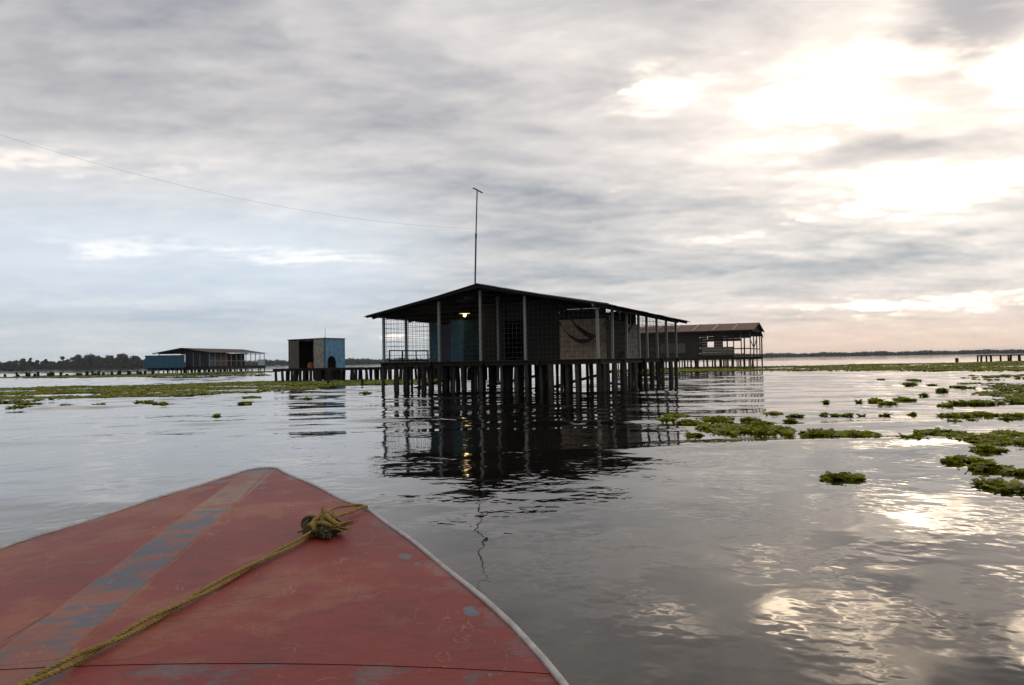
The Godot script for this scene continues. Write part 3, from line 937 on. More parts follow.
func shack_and_pier() -> void:
	var dk := 0.94
	var p := thing("plank_pier", "long dark plank pier on crooked wooden stilts below the shack", "pier", Vector3(-16.9, 0, -56.3), 0.0)
	# local x to the right
	var len := 17.5
	for i in 60:
		var st := mb()
		box(st, Vector3((i + 0.5) * len / 60.0, dk - 0.03 + rng.randf_range(-0.01, 0.01), -0.9 + rng.randf_range(-0.08, 0.08)), Vector3(len / 60.0 - 0.02, 0.045, 3.4))
		build(st, "deck_board", M.dark, p)
	for z in [0.7, -0.9, -2.5]:
		bar(p, "stringer", M.dark, Vector3(0, dk - 0.12, z), Vector3(len, dk - 0.12, z), 0.12, 0.14)
	for i in 46:
		var x := 0.35 + i * 0.375 + rng.randf_range(-0.15, 0.15)
		for z in [0.7, -0.9, -2.4]:
			if rng.randf() < 0.32:
				continue
			pile(p, "pile", M.dark, Vector3(x + rng.randf_range(-0.1, 0.1), 0, z), -1.2, dk - 0.1, rng.randf_range(0.07, 0.13), 0.16, 6)
	var bt := mb()
	box(bt, Vector3(3.7, 0.52, 0.2), Vector3(2.0, 0.85, 0.05))
	build(bt, "skirt_board", M.dark, p)
	# shack on the pier: origin at the near corner; -x left face, -z right face
	var s := thing("shack", "small box shack with chalky doorway side and sky blue side on the pier", "shack", Vector3(-13.22, dk, -55.6), -0.484)
	var w := 3.4
	var d := 2.15
	var hh := 2.05
	# turned so that local -x points left and away, local -z right and away
	planks_wall(s, "chalk_sheet", M.chalk, Vector3(-1.02, 0, 0), Vector3(0, 0, 0), 0.0, hh, 0.51, true, 0.03)
	planks_wall(s, "grey_sheet", M.plank_pale, Vector3(-w, 0, 0), Vector3(-2.4, 0, 0), 0.0, hh - 0.06, 0.51, true, 0.03)
	planks_wall(s, "sheet_over_door", M.dark, Vector3(-2.4, 0, 0), Vector3(-1.02, 0, 0), hh - 0.1, hh, 0.6, true, 0.03)
	planks_wall(s, "blue_sheet", M.sky_blue, Vector3(0.015, 0, -0.02), Vector3(0.015, 0, -0.25), 0.0, hh, 0.6, true, 0.03)
	planks_wall(s, "blue_sheet", M.sky_blue, Vector3(0.015, 0, -1.11), Vector3(0.015, 0, -d), 0.0, hh, 1.1, true, 0.03)
	planks_wall(s, "back_sheet", M.dark, Vector3(-w, 0, -d), Vector3(0, 0, -d), 0.0, hh, 0.6, true, 0.03)
	planks_wall(s, "side_sheet", M.dark, Vector3(-w, 0, 0), Vector3(-w, 0, -d), 0.0, hh, 0.6, true, 0.03)
	var rs := mb()
	box(rs, Vector3(-w * 0.5, hh + 0.035, -d * 0.5), Vector3(w + 0.12, 0.05, d + 0.12), Basis(Vector3(0, 0, 1), 0.01))
	build(rs, "roof", M.tin, s)
	bar(s, "corner_post", M.blue, Vector3(0.02, 0, 0.03), Vector3(0.02, hh, 0.03), 0.09, 0.09)
	# sheet with an arched opening on the blue side
	var a := mb()
	for k in 8:
		var ed := []
		for e in [k, k + 1]:
			ed.append(Vector2(0.68 - 0.43 * cos(PI * e / 8.0), 0.45 + 0.4 * sin(PI * e / 8.0)))
		for x in [0.0, 0.03]:
			quad(a, Vector3(x, ed[0].y, -ed[0].x), Vector3(x, ed[1].y, -ed[1].x), Vector3(x, hh, -ed[1].x), Vector3(x, hh, -ed[0].x), Vector3(1.0 if x > 0.0 else -1.0, 0, 0))
		quad(a, Vector3(0, ed[0].y, -ed[0].x), Vector3(0.03, ed[0].y, -ed[0].x), Vector3(0.03, ed[1].y, -ed[1].x), Vector3(0, ed[1].y, -ed[1].x), Vector3(0, -1, 0))
	build(a, "arched_sheet", M.sky_blue, s)
	bar(s, "hatch_frame", M.plank_pale, Vector3(0.045, 0, -0.235), Vector3(0.045, 0.46, -0.235), 0.03, 0.05)
	bar(s, "hatch_frame", M.plank_pale, Vector3(0.045, 0, -1.125), Vector3(0.045, 0.46, -1.125), 0.03, 0.05)
	var pot := thing("clay_pot", "orange clay pot standing in the shack doorway", "pot", s.transform * Vector3(-1.65, 0.004, -0.35))
	var pst := mb()
	tube(pst, [Vector3(0, 0, 0), Vector3(0, 0.12, 0), Vector3(0, 0.26, 0), Vector3(0, 0.34, 0)], [0.14, 0.24, 0.22, 0.13], 14)
	build(pst, "body", M.orange, pot)
	var rim := mb()
	tube(rim, [Vector3(0, 0.34, 0), Vector3(0, 0.40, 0)], [0.13, 0.17], 14)
	build(rim, "rim", M.orange, pot)
	var an := thing("roof_aerial", "short thin aerial on the shack roof", "aerial", s.transform * Vector3(-0.05, hh + 0.06, -0.1))
	var at := mb()
	tube(at, [Vector3.ZERO, Vector3(0.02, 0.75, 0)], [0.016, 0.010], 6)
	build(at, "rod", M.steel, an)
	var ab := mb()
	tube(ab, [Vector3(0, 0, 0), Vector3(0, 0.06, 0)], [0.04], 8)
	build(ab, "foot", M.steel, an)
	# stakes in the water in front
	var k := 0
	for q in [[-11.0, 47.0, 0.95, "dark wooden stake in the water in front of the shack"], [-4.3, 46.0, 0.75, "short wooden stake in the water by the big stilt house"], [-8.4, 44.0, 0.35, "low stake among the floating plants"]]:
		var o := thing("stake", q[3], "stake", Vector3(q[0], 0, -q[1]), 0.0, "single stakes in the water")
		pile(o, "shaft", M.dark, Vector3.ZERO, -1.0, q[2], 0.08, 0.05, 7)
		k += 1

func old_jetty() -> void:
	var j := thing("ruined_jetty", "remains of a plank jetty on posts beyond the green mat", "jetty", Vector3(69.0, 0, -118.0), 0.0)
	var xs := [1.2, 2.5, 4.2, 5.8, 7.0, 8.3, 10.0, 11.6, 13.2, 15.0]
	bar(j, "rail", M.dark, Vector3(1.0, 0.86, 0), Vector3(16.0, 0.90, 0), 0.16, 0.13)
	bar(j, "rail", M.dark, Vector3(1.4, 0.84, -1.4), Vector3(16.0, 0.86, -1.4), 0.14, 0.13)
	for x in xs:
		pile(j, "pile", M.dark, Vector3(x + rng.randf_range(-0.2, 0.2), 0, 0), -1.0, 0.86, rng.randf_range(0.09, 0.22), 0.1, 6)
		if rng.randf() < 0.6:
			pile(j, "pile", M.dark, Vector3(x + 0.3, 0, -1.4), -1.0, 0.82, 0.12, 0.1, 6)
	var o := thing("stake", "thick stump in the water at the end of the ruined jetty", "stake", Vector3(66.8, 0, -118.5), 0.0, "single stakes in the water")
	pile(o, "shaft", M.dark, Vector3.ZERO, -1.0, 0.55, 0.24, 0.05, 7)
	# row of old stumps off to the left
	for i in 34:
		var f := i / 33.0
		var x := lerpf(-83.0, -57.0, f) + rng.randf_range(-0.35, 0.35)
		var z := lerpf(-122.0, -125.0, f) + rng.randf_range(-0.8, 0.8)
		var s := thing("mooring_stump", "old wooden stump in the row of stumps before the left tree line", "stump", Vector3(x, 0, z), 0.0, "row of old stumps standing in the water")
		pile(s, "shaft", M.dark, Vector3.ZERO, -0.8, rng.randf_range(0.35, 0.85), rng.randf_range(0.09, 0.26), 0.06, 6)

# ------------------------------------------------------------------ floating plants
func rosette(r: RandomNumberGenerator, size: float, leaves: int) -> Array:
	# [vertices, normals, tone] of one rosette of rounded leaves on short stalks
	var tris := []
	for k in leaves:
		var a := TAU * k / leaves + r.randf_range(-0.4, 0.4)
		var d := Vector3(cos(a), 0, sin(a))
		var side := Vector3(-sin(a), 0, cos(a))
		var l := size * r.randf_range(0.7, 1.2)
		var w := l * r.randf_range(0.34, 0.46)
		var up := r.randf_range(0.12, 1.0)
		var p0 := Vector3(0, -0.01, 0) + d * l * 0.08
		var p1 := d * l * 0.5 + Vector3.UP * l * 0.45 * up
		var p2 := d * l * 1.0 + Vector3.UP * l * (0.7 * up - 0.08)
		var tone := r.randf_range(0.7, 1.35)
		var cup := Vector3.UP * w * 0.3
		var a1 := p0.lerp(p1, 0.75) + side * w + cup
		var b1 := p0.lerp(p1, 0.75) - side * w + cup
		var a2 := p1.lerp(p2, 0.6) + side * w * 0.85 + cup
		var b2 := p1.lerp(p2, 0.6) - side * w * 0.85 + cup
		for t in [[p0, a1, p1], [p0, p1, b1], [a1, a2, p1], [b1, p1, b2], [p1, a2, p2], [p1, p2, b2]]:
			var n: Vector3 = (t[1] - t[0]).cross(t[2] - t[0]).normalized()
			if n.y < 0:
				n = -n
			tris.append([t, n, tone])
	return tris

func leaf_color(r: RandomNumberGenerator) -> Color:
	var t := r.randf()
	var c := Color(0.15, 0.17, 0.02).lerp(Color(0.44, 0.425, 0.065), t)
	if r.randf() < 0.05:
		c = Color(0.16, 0.12, 0.05)
	return c

func clump(x: float, z: float, rx: float, rz: float, label: String, group: String, sd: int) -> void:
	var r := RandomNumberGenerator.new()
	r.seed = 1000 + sd
	var nz := noise(300 + sd, 2.2 / maxf(rx, 0.25) * 0.6, 2)
	var st := mb()
	var size := 0.055 if z < 18.0 else 0.08
	var count := int(clampf(rx * rz * PI / (size * size * 0.5), 9.0, 520.0))
	for i in count:
		var a := r.randf() * TAU
		var q := sqrt(r.randf())
		var edge := 1.0 + 0.55 * nz.get_noise_2d(cos(a) * rx, sin(a) * rx)
		var c := Vector3(cos(a) * q * rx * edge, 0.0, sin(a) * q * rz * edge)
		if rx > 0.24 and nz.get_noise_2d(c.x * 2.0 + 7.0, c.z * 2.0) < -0.12 and q > 0.3:
			continue
		c.y = r.randf_range(-0.03, 0.0) + 0.03 * (1.0 - q * q) * r.randf_range(0.3, 1.3)
		var col := leaf_color(r)
		var tilt := Basis(Vector3(r.randf_range(-1, 1), 0, r.randf_range(-1, 1)).normalized(), r.randf_range(0, 0.3))
		for t in rosette(r, size * r.randf_range(0.6, 1.55), 7):
			var cc := Color(col.r * t[2], col.g * t[2], col.b * t[2])
			var tn: Vector3 = tilt * t[1]
			face(st, [c + tilt * t[0][0], c + tilt * t[0][1], c + tilt * t[0][2]], [tn, tn, tn], [], [cc, cc, cc])
	var o := build(st, "water_plant_clump", M.leaf)
	o.position = Vector3(x, 0.0, -z)
	tag(o, label, "water plant", group)

func mat_of_plants(called: String, label: String, poly: PackedVector2Array, density: float, size: float, cut: float, sd: int, holes: float) -> void:
	var r := RandomNumberGenerator.new()
	r.seed = sd
	var proto := mb()
	for t in rosette(r, 1.0, 9):
		var cc := Color(t[2], t[2], t[2])
		face(proto, t[0], [t[1], t[1], t[1]], [], [cc, cc, cc])
	var mesh := proto.commit()
	mesh.surface_set_material(0, M.leaf)
	var lo := poly[0]
	var hi := poly[0]
	for p in poly:
		lo = lo.min(p)
		hi = hi.max(p)
	var n := noise(sd + 1, holes, 4)
	var tr := []
	var want := int((hi.x - lo.x) * (hi.y - lo.y) * density)
	for i in want:
		var p := Vector2(r.randf_range(lo.x, hi.x), r.randf_range(lo.y, hi.y))
		var q := p + Vector2(n.get_noise_2d(p.x + 50.0, p.y), n.get_noise_2d(p.x, p.y + 90.0)) * 3.5
		if not Geometry2D.is_point_in_polygon(q, poly) or n.get_noise_2d(p.x * 0.7, p.y * 1.6) < cut:
			continue
		var s := size * r.randf_range(0.6, 1.4)
		var b := Basis(Vector3.UP, r.randf() * TAU).scaled(Vector3(s, s * r.randf_range(0.45, 1.0), s))
		var c := leaf_color(r)
		tr.append([Transform3D(b, Vector3(p.x, 0.0, -p.y)), c])
	var mm := MultiMesh.new()
	mm.transform_format = MultiMesh.TRANSFORM_3D
	mm.use_colors = true
	mm.mesh = mesh
	mm.instance_count = tr.size()
	for i in tr.size():
		mm.set_instance_transform(i, tr[i][0])
		mm.set_instance_color(i, tr[i][1])
	var o := MultiMeshInstance3D.new()
	o.multimesh = mm
	o.material_override = M.leaf
	o.name = numbered(called)
	add_child(o)
	tag(o, label, "water plants", "", "stuff")

func plants() -> void:
	# x, distance, half width, half depth
	var near := [[3.21, 7.74, 0.20, 0.12], [4.99, 8.77, 0.22, 0.17], [4.93, 8.22, 0.19, 0.16], [4.36, 7.07, 0.15, 0.29], [4.98, 7.88, 0.13, 0.08]]
	var nl := ["small round clump of floating plants alone on open water", "wide clump at the head of the hooked chain of floating plants", "middle clump of the hooked chain of floating plants", "drooping end clump of the hooked chain of floating plants", "small clump beside the hooked chain of floating plants"]
	for i in near.size():
		var c = near[i]
		clump(c[0], c[1], c[2], c[3], nl[i], "near floating plant clumps", i)
	var bank := [[2.95, 15.3, 0.16, 0.3], [3.35, 16.2, 0.26, 0.35], [3.9, 15.2, 0.3, 0.4], [3.2, 14.6, 0.2, 0.25], [4.5, 15.0, 0.16, 0.2], [4.35, 14.0, 0.22, 0.25], [3.5, 13.3, 0.38, 0.9], [4.05, 12.9, 0.46, 0.8], [2.81, 12.24, 0.13, 0.1], [4.74, 12.16, 0.34, 0.33], [5.18, 11.83, 0.34, 0.36], [5.6, 11.18, 0.28, 0.24], [6.42, 11.78, 0.27, 0.5], [6.39, 10.89, 0.33, 0.6], [6.72, 10.89, 0.26, 0.55], [5.85, 9.75, 0.17, 0.14], [7.2, 11.22, 0.2, 0.8]]
	for i in bank.size():
		var c = bank[i]
		clump(c[0], c[1], c[2], c[3], "leafy green clump in the long broken line of floating plants", "broken line of floating plants", 20 + i)
	var specks := [[8.45, 15.08, 0.28, 0.34], [9.03, 15.23, 0.31, 0.35], [7.76, 13.92, 0.09, 0.06], [8.18, 14.06, 0.09, 0.06], [8.88, 14.17, 0.15, 0.09], [9.43, 14.7, 0.22, 0.4], [5.37, 16.35, 0.2, 0.12], [5.62, 15.68, 0.12, 0.1], [6.26, 15.93, 0.07, 0.06], [6.42, 15.76, 0.1, 0.07], [6.65, 15.72, 0.12, 0.08], [6.87, 15.64, 0.08, 0.06], [7.31, 15.54, 0.08, 0.07], [7.93, 15.68, 0.09, 0.06], [7.96, 20.13, 0.07, 0.05], [8.72, 19.89, 0.07, 0.05], [9.31, 20.31, 0.14, 0.14], [8.99, 18.98, 0.21, 0.12], [10.33, 20.8, 0.2, 0.35], [9.96, 18.25, 0.16, 0.1], [10.61, 18.89, 0.15, 0.1], [11.06, 18.85, 0.38, 0.32], [11.82, 22.73, 0.12, 0.08], [15.74, 31.26, 0.24, 0.25], [18.3, 36.0, 0.2, 0.5], [15.86, 29.82, 0.16, 0.15], [13.92, 25.62, 0.18, 0.1], [17.65, 37.85, 0.15, 0.1], [15.66, 27.62, 0.2, 0.6], [5.1, 14.5, 0.11, 0.08]]
	for i in specks.size():
		var c = specks[i]
		clump(c[0], c[1], c[2], c[3], "small scattered clump between the broken line and the green mat", "scattered floating plant clumps", 50 + i)
	var left := [[-6.97, 18.63, 0.1, 0.07], [-14.06, 24.83, 0.2, 0.19], [-15.22, 24.36, 0.3, 0.4], [-13.19, 25.14, 0.14, 0.2], [-8.43, 24.83, 0.17, 0.19], [-11.15, 25.1, 0.25, 0.2], [-7.03, 26.81, 0.2, 0.12], [-12.4, 26.6, 0.3, 0.25], [-9.6, 29.0, 0.3, 0.3], [-16.2, 26.4, 0.35, 0.3], [-5.9, 31.5, 0.25, 0.2]]
	for i in left.size():
		var c = left[i]
		clump(c[0], c[1], c[2], c[3], "small loose clump off the edge of the mat before the shack", "loose clumps by the left mat", 90 + i)
	var P := func(a: Array) -> PackedVector2Array:
		var p := PackedVector2Array()
		for i in range(0, a.size(), 2):
			p.append(Vector2(a[i], a[i + 1]))
		return p
	mat_of_plants("floating_plant_mat", "broad yellow green mat of floating plants before the shack and pier", P.call([-25, 27.5, -18.5, 28.6, -14.6, 31.9, -10.7, 36.6, -7.4, 45.6, -4.0, 50.0, -4.0, 56.0, -9.1, 56.4, -17.4, 58.5, -24.4, 53.0, -33.5, 51.6, -45.0, 50.0, -45, 30]), 34.0, 0.12, -0.26, 401, 0.12)
	mat_of_plants("floating_plant_mat", "thin patchy strip of floating plants before the row of stumps", P.call([-110, 100, -65, 103, -38, 88, -23, 79, -30, 95, -46, 150, -60, 150, -97, 122]), 4.5, 0.2, 0.08, 402, 0.05)
	mat_of_plants("floating_plant_mat", "long green band of floating plants before the rusty roofed house and jetty", P.call([6, 70, 11.7, 72.6, 21.5, 67.0, 26.6, 61.0, 29.5, 55.0, 32.0, 49.5, 60, 52, 80, 100, 72, 110, 54, 99, 46, 103, 33, 100, 25, 103, 10, 84]), 12.0, 0.15, -0.12, 403, 0.06)
	mat_of_plants("floating_plant_mat", "dense green mat of floating plants beside the scattered clumps", P.call([13.3, 22.8, 11.6, 19.2, 13.0, 18.3, 22.0, 18.0, 30.0, 30.0, 20.8, 31.8, 18.1, 31.0, 17.0, 27.5]), 60.0, 0.085, -0.2, 404, 0.25)
	mat_of_plants("floating_plant_mat", "narrow broken row of floating plants between the dense mat and long band", P.call([20.5, 35.5, 23.0, 34.5, 30.0, 35.0, 34.0, 43.0, 27.0, 43.0, 23.5, 41.0]), 20.0, 0.12, 0.02, 405, 0.2)

# ------------------------------------------------------------------ trees
func leafy_mass(st: SurfaceTool, r: RandomNumberGenerator, c: Vector3, rad: Vector3, count: int, leaf: float, base: Color) -> void:
	for i in count:
		var d := Vector3(r.randfn(), r.randfn(), r.randfn()).normalized()
		var q := pow(r.randf(), 0.45)
		var p := c + Vector3(d.x * rad.x, d.y * rad.y, d.z * rad.z) * q
		var n := (d + Vector3(r.randf_range(-0.7, 0.7), r.randf_range(-0.2, 0.9), r.randf_range(-0.7, 0.7))).normalized()
		var x := n.cross(Vector3(0.3, 1, 0.2)).normalized().rotated(n, r.randf() * TAU)
		var y := n.cross(x)
		var s := leaf * r.randf_range(0.6, 1.4)
		var tone := r.randf_range(0.7, 1.35)
		var col := Color(base.r * tone, base.g * tone, base.b * tone)
		var k := [p + x * s, p + y * s * 0.6 + x * s * 0.2, p - x * s, p - y * s * 0.6]
		face(st, [k[0], k[1], k[2]], [n, n, n], [], [col, col, col])
		face(st, [k[0], k[2], k[3]], [n, n, n], [], [col, col, col])

func trees() -> void:
	# bank the trees grow on
	var bank := mb()
	var pts := []
	var far_z := 930.0
	for i in 60:
		var x := lerpf(-1000.0, -390.0, i / 59.0)
		pts.append(Vector3(x, 0.55 + 0.2 * sin(i * 1.7), -far_z + 6.0 * sin(i * 0.9)))
	for i in 59:
		var a: Vector3 = pts[i]
		var b: Vector3 = pts[i + 1]
		quad(bank, Vector3(a.x, -0.5, a.z + 12.0), Vector3(b.x, -0.5, b.z + 12.0), b, a, Vector3(0, 0.8, 0.6))
		quad(bank, a, b, Vector3(b.x, 0.9, b.z - 120.0), Vector3(a.x, 0.9, a.z - 120.0), Vector3.UP)
	var bo := build(bank, "shore", plain(Color(0.035, 0.045, 0.018), 0.95))
	tag(bo, "low green shore under the left trees", "shore", "", "structure")
	var r := RandomNumberGenerator.new()
	# x in the row, height, crown width
	var list := []
	var x := -690.0
	while x < -420.0:
		list.append([x, r.randf_range(9.5, 12.5), r.randf_range(9.0, 13.0), "round mid height tree in the tree line along the left shore"])
		x += r.randf_range(7.0, 10.0)
	list.append_array([[-501.0, 18.0, 24.0, "tallest broad domed tree of the left shore"], [-514.0, 16.0, 19.0, "domed tree on the open side of the tallest shore tree"], [-488.0, 16.0, 19.0, "domed tree on the blue house side of the tallest shore tree"], [-462.0, 16.5, 24.0, "broad domed tree of the left shore, second tallest"], [-448.0, 14.2, 19.0, "sloping crowned tree next to the blue house end of the shore"], [-475.0, 14.5, 17.0, "rounded tree between the two broad domed shore trees"], [-568.0, 13.6, 5.5, "thin tree with a small crown rising above the shore tree line"], [-531.0, 14.4, 6.5, "slender tree with a sparse top next to the tallest shore tree"]])
	var k := 0
	for t in list:
		r.seed = 700 + k
		var z := -far_z - r.randf_range(2.0, 40.0)
		var o := thing("shore_tree", t[3], "tree", Vector3(t[0] * -z / far_z, 0.6, z), 0.0, "trees along the left shore")
		var hgt: float = t[1] * 1.16
		var wd: float = t[2]
		var ts := mb()
		tube(ts, [Vector3(0, -0.4, 0), Vector3(0.2, hgt * 0.35, 0), Vector3(-0.2, hgt * 0.7, 0.1)], [0.5, 0.34, 0.14], 6)
		for b in 4:
			var a := TAU * b / 4.0 + r.randf()
			tube(ts, [Vector3(0.15, hgt * (0.28 + 0.07 * b), 0), Vector3(cos(a) * wd * 0.33, hgt * (0.5 + 0.08 * b), sin(a) * wd * 0.33)], [0.2, 0.06], 5)
		build(ts, "trunk", M.bark, o)
		var cs := mb()
		var base := Color(0.030, 0.042, 0.014).lerp(Color(0.042, 0.052, 0.018), r.randf())
		var slim := wd < 7.0
		for b in (5 if slim else 18):
			var a := r.randf() * TAU
			var q := sqrt(r.randf()) * 0.36 * wd
			var top := hgt * (1.0 - 0.5 * pow(q / (wd * 0.5), 2.0))
			var rad := wd * r.randf_range(0.15, 0.24)
			var cy := top - rad * 0.7 - r.randf_range(0.0, hgt * (0.15 if slim else 0.45))
			leafy_mass(cs, r, Vector3(cos(a) * q, cy, sin(a) * q), Vector3(rad, rad * 0.75, rad), 110, 0.95, base)
		if not slim:
			for b in 8:
				var a := TAU * b / 8.0
				leafy_mass(cs, r, Vector3(cos(a) * wd * 0.42, hgt * r.randf_range(0.1, 0.3), sin(a) * wd * 0.42), Vector3(wd * 0.22, hgt * 0.24, wd * 0.22), 90, 1.0, base)
		build(cs, "crown", M.far_leaf, o)
		k += 1
	# far wood along the horizon, too far to tell the trees apart
	r.seed = 999
	var st := mb()
	var az := -48.0
	while az < 50.0:
		var a := deg_to_rad(az)
		var dist := 1650.0 + 350.0 * smooth01(0.0, 30.0, az) + 60.0 * sin(az * 0.7)
		var hgt := (10.0 + 1.2 * sin(az * 2.1) + 0.7 * sin(az * 5.3) + r.randf_range(-0.6, 0.6)) * lerpf(1.12, 0.85, smooth01(-20.0, 30.0, az))
		var c := Vector3(sin(a) * dist, hgt * 0.45, -cos(a) * dist)
		leafy_mass(st, r, c, Vector3(7.0, hgt * 0.58, 7.0), 80, 2.6, Color(0.034, 0.046, 0.020))
		az += 0.16
	var o2 := build(st, "far_wood", M.far_leaf)
	tag(o2, "dark far wooded shore along the horizon", "wood", "", "stuff")

# ------------------------------------------------------------------ boat
const BW := [[0.0, 0.045], [0.035, 0.085], [0.11, 0.118], [0.27, 0.165], [0.7, 0.338], [1.1, 0.487], [1.33, 0.568], [1.62, 0.70], [2.26, 0.878], [2.64, 0.972], [2.93, 1.044], [3.18, 1.10], [3.4, 1.135], [3.6, 1.155], [5.0, 1.22], [6.4, 1.15], [7.2, 1.06]]

func half(d: float) -> float:
	for i in range(1, BW.size()):
		if d <= BW[i][0]:
			return lerpf(BW[i - 1][1], BW[i][1], (d - BW[i - 1][0]) / (BW[i][0] - BW[i - 1][0]))
	return BW[-1][1]

func deck_y(x: float) -> float:
	return 0.55 + 0.05 * x - 0.05 * x * x

func deck_texture() -> ImageTexture:
	var s := 1024
	var rows := []
	rows.resize(s)
	var n1 := noise(51, 1.1, 4)
	var n2 := noise(52, 4.5, 5)
	var n3 := noise(53, 16.0, 4)
	var n4 := noise(54, 60.0, 3)
	in_rows(s, func(j: int) -> void:
		var d := (j + 0.5) / s * 3.6
		var data := PackedByteArray()
		data.resize(s * 3)
		var hw := half(d)
		for i in s:
			var x := (i + 0.5) / s * 2.6 - 1.3
			if absf(x) > hw + 0.05:
				continue
			var a := n1.get_noise_2d(x, d)
			var b := n2.get_noise_2d(x, d * 0.8)
			var g := n3.get_noise_2d(x * 0.35, d * 1.6)
			var f := n4.get_noise_2d(x, d)
			# faded red paint mixed towards orange in cloudy patches, more so on the left
			var orange_mix := smooth01(-0.25, 0.45, a * 1.1 + b * 0.8 - x * 0.38 - 0.02)
			var c := Color(0.235, 0.030, 0.024).lerp(Color(0.27, 0.072, 0.034), orange_mix)
			c = c.lerp(Color(0.14, 0.024, 0.018), smooth01(0.0, 0.5, g + 0.5 * b - 0.3 * a) * 0.75)
			c = c.lerp(Color(0.31, 0.105, 0.065), smooth01(0.05, 0.6, b + 0.5 * a + 0.15 * f) * 0.4)
			# the middle strip: old blue paint showing in flakes, beige filler towards the bow
			var q := absf(x) / 0.086
			if q < 1.0:
				c = c.lerp(Color(0.28, 0.13, 0.085), 0.55)
				c = c.lerp(Color(0.32, 0.20, 0.145), smooth01(0.0, 0.4, b + 0.35 * g + 0.75 - absf(d - 1.0)) * 0.7)
				var fl := smooth01(-0.02, 0.22, b * 1.0 + g * 0.6 + f * 0.3 + 0.20 - 0.33 * absf(d - 2.2)) * 0.9
				c = c.lerp(Color(0.075, 0.105, 0.15), fl * 0.95)
			elif q < 1.13:
				c = c.lerp(Color(0.42, 0.19, 0.12), 0.45 + 0.4 * b)
			# flaking round the bow and along the edges
			var w := hw - absf(x)
			var bow := smooth01(0.10, 0.26, b + 0.5 * g + 0.38 - d * 0.9)
			c = c.lerp(Color(0.15, 0.155, 0.18), bow * 0.8)
			var edge := smooth01(0.05, 0.2, 0.36 - w * 7.0 + 0.5 * b + 0.35 * g) * (1.0 if x < 0.0 else 0.35)
			c = c.lerp(Color(0.20, 0.165, 0.17), edge * 0.75)
			# single flakes and stains
			for sp in [[1.017, 3.069, 0.016], [0.856, 2.469, 0.013], [0.889, 2.577, 0.012], [-0.35, 1.0, 0.014], [0.3, 1.5, 0.008], [-0.62, 2.0, 0.01]]:
				var rr := Vector2(x - sp[0], (d - sp[1]) * 0.55).length() + b * 0.022 + g * 0.014 + f * 0.006
				if rr < sp[2]:
					c = c.lerp(Color(0.12, 0.16, 0.21), 0.85)
			# fine scuffs down to the primer
			var sf := absf(n2.get_noise_2d(x * 0.5 + 7.0, d * 0.22 + 3.0))
			if sf < 0.007 and g > -0.05:
				c = c.lerp(Color(0.36, 0.19, 0.15), 0.45)
			var sg := absf(n2.get_noise_2d(x * 0.2 - 5.0, d * 0.6 + 11.0))
			if sg < 0.005 and b > 0.0:
				c = c.lerp(Color(0.09, 0.03, 0.026), 0.5)
			if d > 3.267 + 0.2 * x:
				c = c.lerp(Color(0.10, 0.115, 0.14), smooth01(0.1, 0.4, b + 0.4 * g - 0.05) * 0.5)
			var sc := absf((x + 0.098) + 0.125 * (d - 2.868)) + b * 0.004
			if sc < 0.006 and d > 2.84 and d < 3.05:
				c = c.lerp(Color(0.07, 0.035, 0.03), 0.8)
			c *= 0.93 + 0.15 * f + 0.20 * g + 0.12 * a
			c = lin(c)
			var p := i * 3
			data[p] = clampi(int(c.r * 255.0), 0, 255)
			data[p + 1] = clampi(int(c.g * 255.0), 0, 255)
			data[p + 2] = clampi(int(c.b * 255.0), 0, 255)
		rows[j] = data)
	var all := PackedByteArray()
	for row in rows:
		all.append_array(row)
	return ImageTexture.create_from_image(Image.create_from_data(s, s, false, Image.FORMAT_RGB8, all))

func deck_patch(d0: float, d1: float, s0: float, s1: float, x0f: Callable, x1f: Callable, lift: float, rows: int, cols: int) -> SurfaceTool:
	var st := mb()
	var g := []
	for j in rows + 1:
		var d := lerpf(d0, d1, float(j) / rows)
		var r := []
		for i in cols + 1:
			var e := d
			var x := 0.0
			for k in 5:
				x = lerpf(x0f.call(e), x1f.call(e), float(i) / cols)
				e = clampf(d + x * lerpf(s0, s1, float(j) / rows), 0.0, 3.6)
			r.append([Vector3(x, deck_y(x) + lift, e), Vector3(-(0.05 - 0.1 * x), 1, 0).normalized(), Vector2(x / 2.6 + 0.5, e / 3.6)])
		g.append(r)
	for j in rows:
		for i in cols:
			for q in [[g[j][i], g[j][i + 1], g[j + 1][i + 1]], [g[j][i], g[j + 1][i + 1], g[j + 1][i]]]:
				face(st, [q[0][0], q[1][0], q[2][0]], [q[0][1], q[1][1], q[2][1]], [q[0][2], q[1][2], q[2][2]])
	return st

